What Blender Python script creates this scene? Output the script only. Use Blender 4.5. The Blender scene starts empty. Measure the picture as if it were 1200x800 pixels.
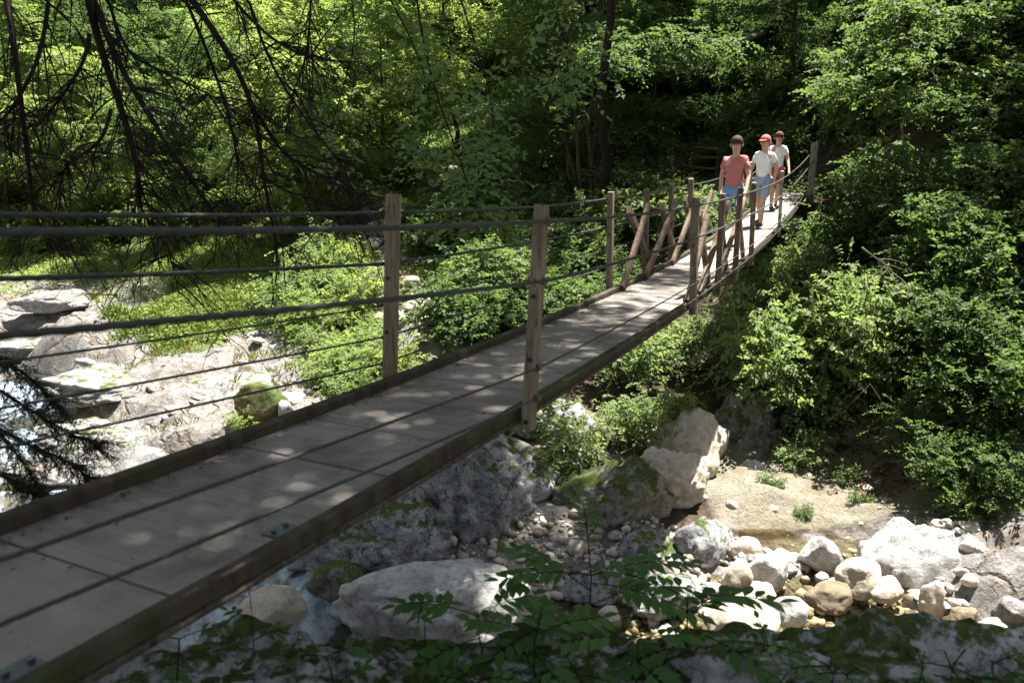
import bpy, math, random
import numpy as np
from mathutils import Vector, noise as mnoise

random.seed(7)
RNG = np.random.default_rng(7)
SC = bpy.context.scene
COL = SC.collection
R = math.radians
PI = math.pi

# ------------------------------------------------------------------ camera numbers
F = 900.0                      # focal length in pixels of a 1200 wide frame
PITCH = R(14.03)
CP, SP = math.cos(PITCH), math.sin(PITCH)


def ray(px, py):
    x = (px - 600) / F
    y = (400 - py) / F
    return (x, CP + y * SP, y * CP - SP)


def P(px, py, Y):
    """the world point at ground distance Y seen at that place of the picture"""
    r = ray(px, py)
    t = Y / r[1]
    return (r[0] * t, Y, r[2] * t)


# ------------------------------------------------------------------ bridge numbers
AZ = 0.43418
DX, DY = math.sin(AZ), math.cos(AZ)          # along the bridge
NX, NY = math.cos(AZ), -math.sin(AZ)         # across it, towards the camera side
Z0, KS, S0 = -1.541, 0.00393, 10.63
NN, NF = -1.565, -2.49                        # outer faces of the two kerbs


def dz(s):
    return Z0 + KS * (s - S0) ** 2


def Yz(py, z):
    """ground distance at which level z is seen at picture height py"""
    r = ray(600, py)
    return z * r[1] / r[2]


def B(s, n, h=0.0):
    """bridge coordinates to the world, h above the deck"""
    return (DX * s + NX * n, DY * s + NY * n, dz(s) + h)


def on_plane(px, py, n):
    r = ray(px, py)
    t = n / (r[0] * NX + r[1] * NY)
    return (r[0] * DX + r[1] * DY) * t, r[2] * t


# ------------------------------------------------------------------ object helpers
def tag(o, label=None, cat=None, group=None, kind=None):
    if label: o['label'] = label
    if cat: o['category'] = cat
    if group: o['group'] = group
    if kind: o['kind'] = kind
    return o


def empty(name, loc=(0, 0, 0), rz=0.0, label=None, cat=None, group=None):
    o = bpy.data.objects.new(name, None)
    o.empty_display_size = 0.2
    o.location = loc
    o.rotation_euler = (0, 0, rz)
    COL.objects.link(o)
    return tag(o, label, cat, group)


def link(name, me, mat=None, parent=None, loc=None):
    o = bpy.data.objects.new(name, me)
    if mat is not None and len(me.materials) == 0:
        me.materials.append(mat)
    if parent is not None:
        o.parent = parent
    if loc is not None:
        o.location = loc
    COL.objects.link(o)
    return o


def copy_tree(o, parent=None):
    c = o.copy()
    COL.objects.link(c)
    if parent is not None:
        c.parent = parent
    for ch in list(o.children):
        copy_tree(ch, c)
    return c


class MB:
    """collects vertices and faces of ONE mesh"""
    def __init__(self):
        self.v = []; self.f = []

    def add(self, vs, fs):
        b = len(self.v)
        self.v += [tuple(p) for p in vs]
        self.f += [tuple(i + b for i in f) for f in fs]
        return self

    def tube(self, pts, rad, sides=6, cap=True, squash=1.0):
        pts = [Vector(p) for p in pts]
        n = len(pts)
        if not hasattr(rad, '__len__'):
            rad = [rad] * n
        vs = []; fs = []
        up = None
        for i in range(n):
            t = (pts[min(i + 1, n - 1)] - pts[max(i - 1, 0)])
            if t.length < 1e-9: t = Vector((0, 0, 1))
            t.normalize()
            if up is None:
                up = Vector((0, 0, 1)) if abs(t.z) < .9 else Vector((1, 0, 0))
            a = t.cross(up)
            if a.length < 1e-6:
                a = t.cross(Vector((0, 1, 0)))
            a.normalize()
            b = a.cross(t); b.normalize()
            up = b
            for k in range(sides):
                an = 2 * PI * k / sides
                vs.append(pts[i] + a * math.cos(an) * rad[i] + b * math.sin(an) * rad[i] * squash)
        for i in range(n - 1):
            for k in range(sides):
                k2 = (k + 1) % sides
                fs.append((i * sides + k, i * sides + k2, (i + 1) * sides + k2, (i + 1) * sides + k))
        if cap:
            fs.append(tuple(range(sides))[::-1])
            fs.append(tuple((n - 1) * sides + k for k in range(sides)))
        return self.add(vs, fs)

    def beam(self, a, b, side, w, t, chamfer=0.0, segs=1, wob=0.0):
        """a bar from a to b; w wide along side, t thick along the third axis"""
        a, b = Vector(a), Vector(b)
        ax = (b - a).normalized()
        sd = Vector(side); sd = (sd - ax * sd.dot(ax)).normalized()
        th = ax.cross(sd)
        c = chamfer
        prof = [(-w / 2 + c, -t / 2), (w / 2 - c, -t / 2), (w / 2, -t / 2 + c), (w / 2, t / 2 - c),
                (w / 2 - c, t / 2), (-w / 2 + c, t / 2), (-w / 2, t / 2 - c), (-w / 2, -t / 2 + c)]
        if c <= 0:
            prof = [(-w / 2, -t / 2), (w / 2, -t / 2), (w / 2, t / 2), (-w / 2, t / 2)]
        m = len(prof)
        vs = []; fs = []
        for i in range(segs + 1):
            o = a.lerp(b, i / segs)
            ww = 1 + random.uniform(-wob, wob)
            for (x, y) in prof:
                vs.append(o + sd * x * ww + th * y * ww)
        for i in range(segs):
            for k in range(m):
                k2 = (k + 1) % m
                fs.append((i * m + k, i * m + k2, (i + 1) * m + k2, (i + 1) * m + k))
        fs.append(tuple(range(m))[::-1]); fs.append(tuple(segs * m + k for k in range(m)))
        return self.add(vs, fs)

    def box(self, c, s, rot=None):
        x, y, z = s[0] / 2, s[1] / 2, s[2] / 2
        vs = [Vector(p) for p in ((-x, -y, -z), (x, -y, -z), (x, y, -z), (-x, y, -z), (-x, -y, z), (x, -y, z), (x, y, z), (-x, y, z))]
        if rot is not None: vs = [rot @ v for v in vs]
        vs = [v + Vector(c) for v in vs]
        return self.add(vs, [(3, 2, 1, 0), (4, 5, 6, 7), (0, 1, 5, 4), (1, 2, 6, 5), (2, 3, 7, 6), (3, 0, 4, 7)])

    def mesh(self, name, smooth=False):
        me = bpy.data.meshes.new(name)
        me.from_pydata(self.v, [], self.f)
        if smooth:
            me.polygons.foreach_set('use_smooth', [True] * len(me.polygons))
        me.update()
        return me

    def build(self, name, mat, parent=None, smooth=False):
        return link(name, self.mesh(name, smooth), mat, parent)


def quads_mesh(name, V, nq, k=4, smooth=False):
    """V: (nq*k,3) vertex array, each k vertices one face"""
    me = bpy.data.meshes.new(name)
    n = nq * k
    me.vertices.add(n); me.loops.add(n); me.polygons.add(nq)
    me.vertices.foreach_set('co', np.ascontiguousarray(V, dtype=np.float32).ravel())
    me.loops.foreach_set('vertex_index', np.arange(n, dtype=np.int32))
    me.polygons.foreach_set('loop_start', np.arange(0, n, k, dtype=np.int32))
    if smooth:
        me.polygons.foreach_set('use_smooth', np.ones(nq, dtype=bool))
    me.update(calc_edges=True)
    return me


def nrm(a):
    return a / np.maximum(np.linalg.norm(a, axis=-1, keepdims=True), 1e-9)


def leaf_verts(pos, axis, normal, length, width, fold=0.18):
    """one folded pointed face for each leaf: base, right, tip, left"""
    axis = nrm(axis)
    side = nrm(np.cross(axis, normal))
    nn = np.cross(side, axis)
    L = length[:, None]; W = width[:, None]
    base = pos
    mid = pos + axis * L * 0.42 + nn * W * fold
    tip = pos + axis * L - nn * L * 0.12
    V = np.stack([base, mid + side * W * .5, tip, mid - side * W * .5], 1)
    return V.reshape(-1, 3)


# ------------------------------------------------------------------ noise in numpy
def _hash(ix, iy, seed):
    h = (ix.astype(np.int64) * 374761393 + iy.astype(np.int64) * 668265263 + seed * 1274126177) & 0x7fffffff
    h = ((h ^ (h >> 13)) * 1274126177) & 0x7fffffff
    return ((h ^ (h >> 16)) & 0xffff) / 65535.0


def vnoise(x, y, seed=0):
    ix, iy = np.floor(x), np.floor(y)
    fx, fy = x - ix, y - iy
    fx = fx * fx * (3 - 2 * fx); fy = fy * fy * (3 - 2 * fy)
    a = _hash(ix, iy, seed); b = _hash(ix + 1, iy, seed)
    c = _hash(ix, iy + 1, seed); d = _hash(ix + 1, iy + 1, seed)
    return (a * (1 - fx) + b * fx) * (1 - fy) + (c * (1 - fx) + d * fx) * fy


def fbm(x, y, oct=4, seed=0, gain=.5):
    s = 0; a = 1; t = 0
    for o in range(oct):
        s = s + a * vnoise(x * 2 ** o, y * 2 ** o, seed + o * 17); t += a; a *= gain
    return s / t * 2 - 1


def sstep(a, b, x):
    t = np.clip((x - a) / (b - a), 0, 1)
    return t * t * (3 - 2 * t)


# ------------------------------------------------------------------ materials
def newmat(name):
    m = bpy.data.materials.new(name); m.use_nodes = True
    nt = m.node_tree
    for n in list(nt.nodes): nt.nodes.remove(n)
    out = nt.nodes.new('ShaderNodeOutputMaterial')
    return m, nt, out


class NT:
    def __init__(s, nt): s.nt = nt
    def n(s, t, **kw):
        x = s.nt.nodes.new(t)
        for k, v in kw.items(): setattr(x, k, v)
        return x
    def l(s, a, b): s.nt.links.new(a, b)
    def coord(s, kind='Object', scale=(1, 1, 1)):
        t = s.n('ShaderNodeTexCoord'); m = s.n('ShaderNodeMapping')
        m.inputs['Scale'].default_value = scale
        s.l(t.outputs[kind], m.inputs[0]); return m.outputs[0]
    def noise(s, vec, scale, detail=6, rough=.6, dist=0):
        x = s.n('ShaderNodeTexNoise'); x.inputs['Scale'].default_value = scale
        x.inputs['Detail'].default_value = detail; x.inputs['Roughness'].default_value = rough
        x.inputs['Distortion'].default_value = dist
        if vec is not None: s.l(vec, x.inputs['Vector'])
        return x.outputs['Fac']
    def ramp(s, fac, stops, interp='LINEAR'):
        r = s.n('ShaderNodeValToRGB'); r.color_ramp.interpolation = interp
        el = r.color_ramp.elements
        while len(el) < len(stops): el.new(.5)
        for e, (p, c) in zip(el, stops):
            e.position = p
            e.color = (c[0], c[1], c[2], 1) if hasattr(c, '__len__') else (c, c, c, 1)
        s.l(fac, r.inputs[0]); return r.outputs[0]
    def mix(s, fac, a, b, mode='MIX'):
        m = s.n('ShaderNodeMix', data_type='RGBA', blend_type=mode)
        for sock, v in ((m.inputs[0], fac), (m.inputs[6], a), (m.inputs[7], b)):
            if hasattr(v, 'is_linked'): s.l(v, sock)
            elif hasattr(v, '__len__'): sock.default_value = (v[0], v[1], v[2], 1)
            else: sock.default_value = v
        return m.outputs[2]
    def math(s, op, a, b=0.0, clamp=False):
        m = s.n('ShaderNodeMath', operation=op, use_clamp=clamp)
        for sock, v in zip(m.inputs, (a, b)):
            if hasattr(v, 'is_linked'): s.l(v, sock)
            else: sock.default_value = v
        return m.outputs[0]
    def bump(s, h, strength=.5, dist=.02, normal=None):
        b = s.n('ShaderNodeBump'); b.inputs['Strength'].default_value = strength
        b.inputs['Distance'].default_value = dist
        s.l(h, b.inputs['Height'])
        if normal is not None: s.l(normal, b.inputs['Normal'])
        return b.outputs[0]
    def bsdf(s, out, col, rough=.8, spec=.3, normal=None, **kw):
        p = s.n('ShaderNodeBsdfPrincipled')
        for k, v in (('Base Color', col), ('Roughness', rough), ('Specular IOR Level', spec), *kw.items()):
            k = k.replace('_', ' ')
            if hasattr(v, 'is_linked'): s.l(v, p.inputs[k])
            elif hasattr(v, '__len__'): p.inputs[k].default_value = (v[0], v[1], v[2], 1)
            else: p.inputs[k].default_value = v
        if normal is not None: s.l(normal, p.inputs['Normal'])
        if out is not None: s.l(p.outputs[0], out.inputs[0])
        return p


def leaf_mat(name, c1, c2, c3, trans=.4, rough=.6, spec=.16):
    m, nt, out = newmat(name); t = NT(nt)
    g = t.n('ShaderNodeNewGeometry')
    oi = t.n('ShaderNodeObjectInfo')
    vec = t.coord('Object')
    big = t.noise(vec, 1.1, 2, .5)
    f = t.math('MULTIPLY_ADD', g.outputs['Random Per Island'], .55)
    nt.nodes[-1].inputs[2].default_value = 0
    f = t.math('ADD', f, t.math('MULTIPLY', big, .3))
    f = t.math('ADD', f, t.math('MULTIPLY', oi.outputs['Random'], .25))
    col = t.ramp(f, [(.15, c1), (.5, c2), (.92, c3)])
    p = t.bsdf(None, col, rough, spec)
    tr = t.n('ShaderNodeBsdfTranslucent')
    tc = t.mix(1.0, col, (1.2, 1.25, .72), 'MULTIPLY')
    t.l(tc, tr.inputs[0])
    mx = t.n('ShaderNodeMixShader'); mx.inputs[0].default_value = trans
    t.l(p.outputs[0], mx.inputs[1]); t.l(tr.outputs[0], mx.inputs[2])
    t.l(mx.outputs[0], out.inputs[0])
    return m


def bark_mat(name, c1, c2, scale=1.0, moss=.0):
    m, nt, out = newmat(name); t = NT(nt)
    v = t.coord('Object', (6 * scale, 6 * scale, 1.4 * scale))
    n1 = t.noise(v, 3, 8, .65); n2 = t.noise(t.coord('Object'), 1.3, 4)
    col = t.ramp(n1, [(.3, c1), (.7, c2)])
    if moss > 0:
        col = t.mix(t.ramp(n2, [(.62 - moss * .3, 0), (.7, 1)]), col, (.05, .075, .018))
    t.bsdf(out, col, .9, .15, t.bump(n1, .8, .03))
    return m


def rock_mat(name, pale, mid, dark, pits=.5, moss=0.0, scale=1.0, stain=None):
    """weathered limestone: pale body, dark pitted lichen, moss on the flat tops"""
    m, nt, out = newmat(name); t = NT(nt)
    v = t.coord('Object')
    big = t.noise(v, 1.2 * scale, 5, .6, .3)
    med = t.noise(v, 5 * scale, 8, .7, .4)
    fine = t.noise(v, 22 * scale, 6, .7)
    vo = t.n('ShaderNodeTexVoronoi'); vo.inputs['Scale'].default_value = 9 * scale
    t.l(v, vo.inputs['Vector'])
    col = t.ramp(big, [(.3, mid), (.6, pale)])
    col = t.mix(t.ramp(med, [(.36, 1), (.5, 0)]), col, mid)
    pm = t.math('MULTIPLY', t.ramp(med, [(.4, 1), (.56, 0)]), t.ramp(fine, [(.42, 0), (.6, 1)]))
    col = t.mix(t.math('MULTIPLY', pm, pits), col, dark)
    pm2 = t.ramp(t.noise(v, 13 * scale, 9, .8, 1.2), [(.52, 0), (.6, 1)])
    col = t.mix(t.math('MULTIPLY', pm2, pits * .8), col, dark)
    if stain is not None:
        col = t.mix(t.ramp(t.noise(v, 2.1 * scale, 4), [(.5, 0), (.68, .7)]), col, stain)
    if moss > 0:
        g = t.n('ShaderNodeNewGeometry'); sx = t.n('ShaderNodeSeparateXYZ')
        t.l(g.outputs['Normal'], sx.inputs[0])
        mk = t.math('ADD', t.math('MULTIPLY', sx.outputs['Z'], .35), t.noise(v, 3.2 * scale, 7, .7))
        mk = t.ramp(mk, [(.86 - moss * .3, 0), (.95 - moss * .3, 1)])
        mcol = t.ramp(t.noise(v, 30, 4), [(.3, (.022, .035, .008)), (.6, (.06, .085, .016)), (.8, (.11, .12, .03))])
        col = t.mix(mk, col, mcol)
    h = t.math('ADD', t.math('MULTIPLY', med, .7), t.math('MULTIPLY', fine, .25))
    h = t.math('ADD', h, t.math('MULTIPLY', vo.outputs['Distance'], .15))
    t.bsdf(out, col, .88, .2, t.bump(h, .9, .06 / scale))
    return m


def wood_mat(name, c1, c2, c3, stretch=(14, 14, 1.2), wear=.5):
    m, nt, out = newmat(name); t = NT(nt)
    v = t.coord('Object', stretch)
    g = t.noise(v, 2.2, 8, .6, .6)
    w = t.noise(t.coord('Object'), 3.1, 5, .6)
    col = t.ramp(g, [(.3, c1), (.52, c2), (.75, c3)])
    col = t.mix(t.ramp(w, [(.45, 0), (.75, wear)]), col, c1)
    ckv = t.noise(t.coord('Object', (stretch[0] * 2.2, stretch[1] * 2.2, .8)), 2.0, 3, .5, .3)
    cm = t.ramp(ckv, [(.63, 0), (.66, 1)])
    col = t.mix(t.math('MULTIPLY', cm, .8), col, (.02, .015, .01))
    h = t.math('SUBTRACT', g, t.math('MULTIPLY', cm, .8))
    t.bsdf(out, col, .82, .2, t.bump(h, .7, .008))
    return m


def flat_mat(name, c, rough=.7, spec=.3, var=.25, scale=20, metal=0.0):
    m, nt, out = newmat(name); t = NT(nt)
    n = t.noise(t.coord('Object'), scale, 5)
    a = tuple(x * (1 - var) for x in c); b = tuple(min(1, x * (1 + var)) for x in c)
    t.bsdf(out, t.ramp(n, [(.3, a), (.7, b)]), rough, spec, t.bump(n, .25, .01), Metallic=metal)
    return m


M = {}
M['leaf_sunlit'] = leaf_mat('leaf_sunlit', (.115, .17, .048), (.17, .225, .07), (.25, .3, .11), .6)  # paler copy for the sunlit growth, sunlight put into the leaf colour
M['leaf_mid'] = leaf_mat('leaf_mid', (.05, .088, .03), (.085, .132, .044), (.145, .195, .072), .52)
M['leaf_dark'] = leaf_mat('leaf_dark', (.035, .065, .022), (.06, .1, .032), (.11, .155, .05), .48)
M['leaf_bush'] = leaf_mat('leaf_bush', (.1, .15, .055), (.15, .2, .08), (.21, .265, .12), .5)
M['leaf_fore'] = leaf_mat('leaf_fore', (.07, .15, .045), (.1, .2, .06), (.14, .24, .08), .5, .6, .15)
M['leaf_bough'] = leaf_mat('leaf_bough', (.08, .14, .055), (.12, .19, .075), (.17, .25, .11), .55, .55, .25)
M['needle'] = leaf_mat('needle', (.012, .022, .009), (.02, .034, .012), (.035, .045, .016), .15, .5, .3)
M['grass'] = leaf_mat('grass_blades', (.07, .11, .02), (.11, .155, .03), (.17, .2, .06), .45)
M['dry_grass'] = leaf_mat('dry_grass', (.13, .13, .04), (.2, .18, .07), (.26, .23, .1), .3)
M['litter'] = leaf_mat('leaf_litter', (.07, .025, .014), (.13, .05, .028), (.2, .1, .06), .15, .7, .2)
M['bark'] = bark_mat('bark', (.02, .016, .012), (.075, .06, .045), 1, .5)
M['bark_dark'] = bark_mat('bark_dark', (.008, .006, .005), (.03, .024, .018), 1)
M['bark_pale'] = bark_mat('bark_pale', (.07, .06, .045), (.19, .16, .12), 1, .3)
M['rock_white'] = rock_mat('rock_white', (.46, .447, .428), (.31, .302, .287), (.09, .088, .085), .55, 0, 1.0)
M['rock_grey'] = rock_mat('rock_grey', (.36, .36, .365), (.17, .17, .168), (.03, .032, .03), 1.0, .3, 1.5)
M['rock_dark'] = rock_mat('rock_dark', (.26, .245, .21), (.12, .11, .09), (.03, .028, .022), .9, .5, 1.0, (.11, .085, .03))
M['rock_warm'] = rock_mat('rock_warm', (.5, .45, .38), (.36, .31, .24), (.14, .11, .075), .35, .0, 1.2, (.27, .2, .1))
M['rock_slab'] = rock_mat('rock_slab', (.27, .262, .255), (.18, .174, .168), (.06, .055, .05), .9, .03, 1.3, (.2, .165, .12))
M['rock_moss'] = rock_mat('rock_moss', (.42, .42, .41), (.27, .27, .26), (.04, .042, .034), .8, .45, 2.2)
M['rock_brown'] = rock_mat('rock_brown', (.2, .16, .08), (.11, .085, .04), (.04, .035, .015), .7, .9, 1.4)
M['stone'] = rock_mat('stone', (.56, .53, .48), (.44, .4, .34), (.2, .17, .13), .3, 0, 2.2, (.34, .28, .18))
M['wood_post'] = wood_mat('wood_post', (.11, .085, .055), (.22, .18, .12), (.33, .28, .2))
M['wood_lath'] = wood_mat('wood_lath', (.07, .05, .034), (.15, .11, .077), (.26, .21, .155))
M['wood_old'] = wood_mat('wood_old', (.035, .028, .02), (.08, .065, .048), (.14, .12, .09))
M['wood_grey'] = wood_mat('wood_grey', (.11, .1, .085), (.22, .205, .18), (.34, .32, .29))
M['wood_kerb'] = bark_mat('wood_kerb', (.03, .023, .016), (.09, .075, .055), .6, .35)
M['rope'] = flat_mat('rope', (.03, .036, .03), .6, .4, .35, 60)
M['iron'] = flat_mat('iron', (.09, .1, .095), .5, .5, .3, 40, .6)


def deck_mat():
    m, nt, out = newmat('deck_boards'); t = NT(nt)
    v = t.coord('Object'); g = t.n('ShaderNodeNewGeometry')
    # grain runs across the bridge; faint board joints every 17 cm
    dt = t.n('ShaderNodeVectorMath', operation='DOT_PRODUCT'); t.l(v, dt.inputs[0]); dt.inputs[1].default_value = (DX, DY, 0)
    dn = t.n('ShaderNodeVectorMath', operation='DOT_PRODUCT'); t.l(v, dn.inputs[0]); dn.inputs[1].default_value = (NX, NY, 0)
    cx = t.n('ShaderNodeCombineXYZ'); t.l(t.math('MULTIPLY', dt.outputs['Value'], 26), cx.inputs[0]); t.l(t.math('MULTIPLY', dn.outputs['Value'], 2.2), cx.inputs[1])
    grain = t.noise(cx.outputs[0], 1.0, 7, .65, .5)
    jn = t.math('FRACT', t.math('MULTIPLY', t.math('ADD', dt.outputs['Value'], 40.0), 1 / .1725))
    jl = t.ramp(jn, [(0, 1), (.025, 0), (.975, 0), (1, 1)])
    fine = t.noise(v, 60, 5, .7)
    blot = t.noise(v, 2.1, 8, .7, .8); blot2 = t.noise(v, .9, 4, .6, .4); spots = t.noise(v, 26, 4, .6)
    col = t.ramp(grain, [(.25, (.17, .152, .134)), (.55, (.25, .228, .206)), (.8, (.33, .308, .284))])
    col = t.mix(t.math('MULTIPLY', g.outputs['Random Per Island'], .35), col, (.165, .145, .12))
    col = t.mix(t.ramp(blot, [(.42, 0), (.62, .75)]), col, (.1, .084, .065))
    col = t.mix(t.ramp(blot2, [(.5, 0), (.62, .4)]), col, (.34, .3, .26))
    col = t.mix(t.ramp(spots, [(.68, 0), (.74, .8)]), col, (.05, .038, .026))
    col = t.mix(t.math('MULTIPLY', jl, .2), col, (.05, .042, .034))
    h = t.math('SUBTRACT', t.math('ADD', t.math('MULTIPLY', grain, .6), t.math('MULTIPLY', fine, .3)), t.math('MULTIPLY', jl, .15))
    t.bsdf(out, col, .82, .2, t.bump(h, .6, .008))
    return m


M['deck'] = deck_mat()


def terrain_mat():
    m, nt, out = newmat('terrain'); t = NT(nt)
    v = t.coord('Object')
    a = t.n('ShaderNodeVertexColor'); a.layer_name = 'zone'
    sx = t.n('ShaderNodeSeparateColor'); t.l(a.outputs[0], sx.inputs[0])
    n1 = t.noise(v, .9, 8, .65); n2 = t.noise(v, 4.5, 8, .7, .3); n3 = t.noise(v, 24, 6, .65)
    soil = t.ramp(n2, [(.3, (.022, .016, .011)), (.55, (.055, .04, .027)), (.75, (.1, .07, .05))])
    rock = t.ramp(n2, [(.3, (.11, .1, .092)), (.5, (.2, .19, .18)), (.7, (.29, .28, .268))])
    sp = t.ramp(t.noise(v, 11, 9, .8, 1.0), [(.5, 0), (.6, .8)])
    rock = t.mix(sp, rock, (.075, .068, .058))
    rock = t.mix(t.ramp(n1, [(.5, 0), (.64, .7)]), rock, (.13, .105, .068))
    crack = t.n('ShaderNodeTexVoronoi', feature='DISTANCE_TO_EDGE'); crack.inputs['Scale'].default_value = .8
    wv = t.n('ShaderNodeVectorMath', operation='ADD'); t.l(v, wv.inputs[0])
    nv = t.n('ShaderNodeTexNoise'); nv.inputs['Scale'].default_value = 1.5; nv.inputs['Detail'].default_value = 5
    t.l(v, nv.inputs['Vector']); t.l(nv.outputs['Color'], wv.inputs[1]); t.l(wv.outputs[0], crack.inputs['Vector'])
    crk2 = t.n('ShaderNodeTexVoronoi', feature='DISTANCE_TO_EDGE'); crk2.inputs['Scale'].default_value = 2.6
    t.l(wv.outputs[0], crk2.inputs['Vector'])
    ck = t.math('MAXIMUM', t.ramp(crack.outputs['Distance'], [(.0, 1), (.05, 0)]), t.math('MULTIPLY', t.ramp(crk2.outputs['Distance'], [(.0, .6), (.02, 0)]), t.ramp(n1, [(.52, 0), (.6, 1)])))
    rock = t.mix(t.math('MULTIPLY', ck, .6), rock, (.14, .11, .08))
    sand = t.ramp(n3, [(.3, (.12, .105, .075)), (.55, (.2, .18, .14)), (.8, (.28, .26, .215))])
    sand = t.mix(t.ramp(n1, [(.45, 0), (.6, .6)]), sand, (.1, .095, .045))
    green = t.ramp(n3, [(.3, (.03, .05, .012)), (.6, (.07, .1, .02)), (.8, (.12, .14, .035))])
    def soft(ch, lo=.35, hi=.65):
        return t.ramp(t.math('ADD', t.math('MULTIPLY', n2, .5), t.math('SUBTRACT', ch, .25)), [(lo, 0), (hi, 1)])
    col = t.mix(soft(sx.outputs[1]), soil, green)
    col = t.mix(soft(sx.outputs[2]), col, sand)
    col = t.mix(soft(sx.outputs[0]), col, rock)
    h = t.math('ADD', t.math('MULTIPLY', n2, .7), t.math('MULTIPLY', n3, .22))
    h = t.math('SUBTRACT', h, t.math('MULTIPLY', t.math('MULTIPLY', ck, sx.outputs[0]), .45))
    t.bsdf(out, col, .92, .15, t.bump(h, 1.0, .12))
    return m


M['terrain'] = terrain_mat()


def water_mat():
    m, nt, out = newmat('stream_water'); t = NT(nt)
    v = t.coord('Object')
    foam = t.noise(t.coord('Object', (1, .5, 1)), 1.6, 6, .65, 1.0)
    ps = t.n('ShaderNodeSeparateXYZ'); t.l(v, ps.inputs[0])
    zone = t.ramp(t.math('MULTIPLY', ps.outputs['X'], -.1), [(.16, 0), (.25, 1)])
    fm = t.math('MULTIPLY', t.ramp(foam, [(.44, .04), (.64, .85)]), zone)
    nb = t.bump(t.noise(v, 5, 5, .6, .4), .25, .03)
    tr = t.n('ShaderNodeBsdfTransparent'); tr.inputs[0].default_value = (.78, .74, .6, 1)
    gl = t.n('ShaderNodeBsdfGlossy'); gl.inputs['Roughness'].default_value = .06; t.l(nb, gl.inputs['Normal'])
    fr = t.n('ShaderNodeFresnel'); fr.inputs[0].default_value = 1.33; t.l(nb, fr.inputs['Normal'])
    w = t.n('ShaderNodeMixShader'); t.l(fr.outputs[0], w.inputs[0]); t.l(tr.outputs[0], w.inputs[1]); t.l(gl.outputs[0], w.inputs[2])
    d = t.bsdf(None, (.4, .5, .58), .4, .3, nb)
    mx = t.n('ShaderNodeMixShader'); t.l(fm, mx.inputs[0]); t.l(w.outputs[0], mx.inputs[1]); t.l(d.outputs[0], mx.inputs[2])
    t.l(mx.outputs[0], out.inputs[0])
    return m


M['water'] = water_mat()

# ------------------------------------------------------------------ terrain
CTRL = []


def W(*pts): CTRL.extend(pts)


def V3(px, py, Y): CTRL.append(P(px, py, Y))


W((-6, -5, -.5), (0, -6, -1.0), (6, -5, -1.0), (12, -5, -.6), (-3, 0, -1.5), (0, 0, -1.7), (3, 0, -1.75), (7, 0, -2.0), (12, 0, -1.5),
  (-1.6, 1.6, -2.2), (-1.3, 2.3, -2.3), (0, 2.3, -2.1), (1.5, 2.3, -2.12), (3.5, 2.3, -2.2), (6, 3, -3.0),
  (-1.5, 3.1, -2.75), (-.6, 3.1, -2.55), (.4, 3.1, -2.5), (1.4, 3.1, -2.5), (2.4, 3.1, -2.6), (4.2, 3.2, -2.7),
  (-2, 4.0, -3.6), (-.5, 4.0, -3.7), (1, 4.0, -3.7), (3, 4.0, -3.8), (5, 4.2, -4.0),
  (-2.2, 5.3, -5.0), (0, 5.2, -5.1), (2, 5.2, -5.1), (4, 5.4, -5.1), (7, 5.5, -4.6),
  (-2.85, 7.6, -5.55), (-1.5, 6.5, -5.45), (0, 6.3, -5.4), (2, 6.6, -5.3), (4, 7.0, -5.22), (5.5, 7.2, -5.2), (7.5, 6.6, -5.2),
  (3.6, 8.6, -5.1), (2.3, 8.6, -5.06), (5.0, 8.8, -5.06), (3.5, 9.5, -5.06), (3.7, 7.6, -5.3), (4.7, 7.5, -5.3), (2.7, 7.3, -5.2), (-3.9, 9.0, -5.55), (-5.6, 10.6, -5.45), (-7.6, 12.8, -5.4), (-10.5, 16, -5.35), (-14, 20, -5.3), (-22, 26, -5.2),
  (0, 8.4, -5.15), (.6, 9.4, -5.0), (-1, 10.0, -4.8), (1, 10.6, -4.8), (-2.4, 10.2, -5.0), (-1.2, 12.5, -4.6), (1, 13, -4.55))
# left bank: pale slab, then the green flat behind it
V3(345, 500, 11.8); V3(300, 480, 13.0); V3(200, 500, 12.3); V3(230, 440, 14.8); V3(350, 455, 13.8); V3(130, 470, 14.0); V3(60, 420, 16.5)
V3(250, 400, 17.0); V3(330, 380, 18.0); V3(150, 370, 19.5); V3(250, 340, 22.0); V3(120, 310, 26.0); V3(20, 330, 24.0); V3(330, 310, 23.5); V3(220, 280, 28.0); V3(60, 280, 30.0)
V3(330, 230, 34.0); V3(150, 235, 36.0); V3(0, 240, 36.0)
# centre: green bank, stony gully
V3(490, 405, 15.6); V3(480, 350, 18.0); V3(450, 290, 21.5); V3(430, 240, 26.0); V3(560, 390, 15.5); V3(600, 350, 17.0); V3(680, 300, 19.5); V3(560, 310, 20.0)
V3(640, 250, 23.0); V3(740, 215, 24.5); V3(700, 188, 27.0); V3(800, 190, 26.0); V3(620, 150, 31.0); V3(530, 215, 26.5); V3(740, 120, 31.0); V3(870, 75, 31.5); V3(860, 140, 28.0)
W((7.0, 20.6, -1.3), (8.3, 20.2, -1.3), (7.4, 22, -1.2), (6.0, 23.6, -1.0), (3.6, 25.4, -.75))
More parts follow.
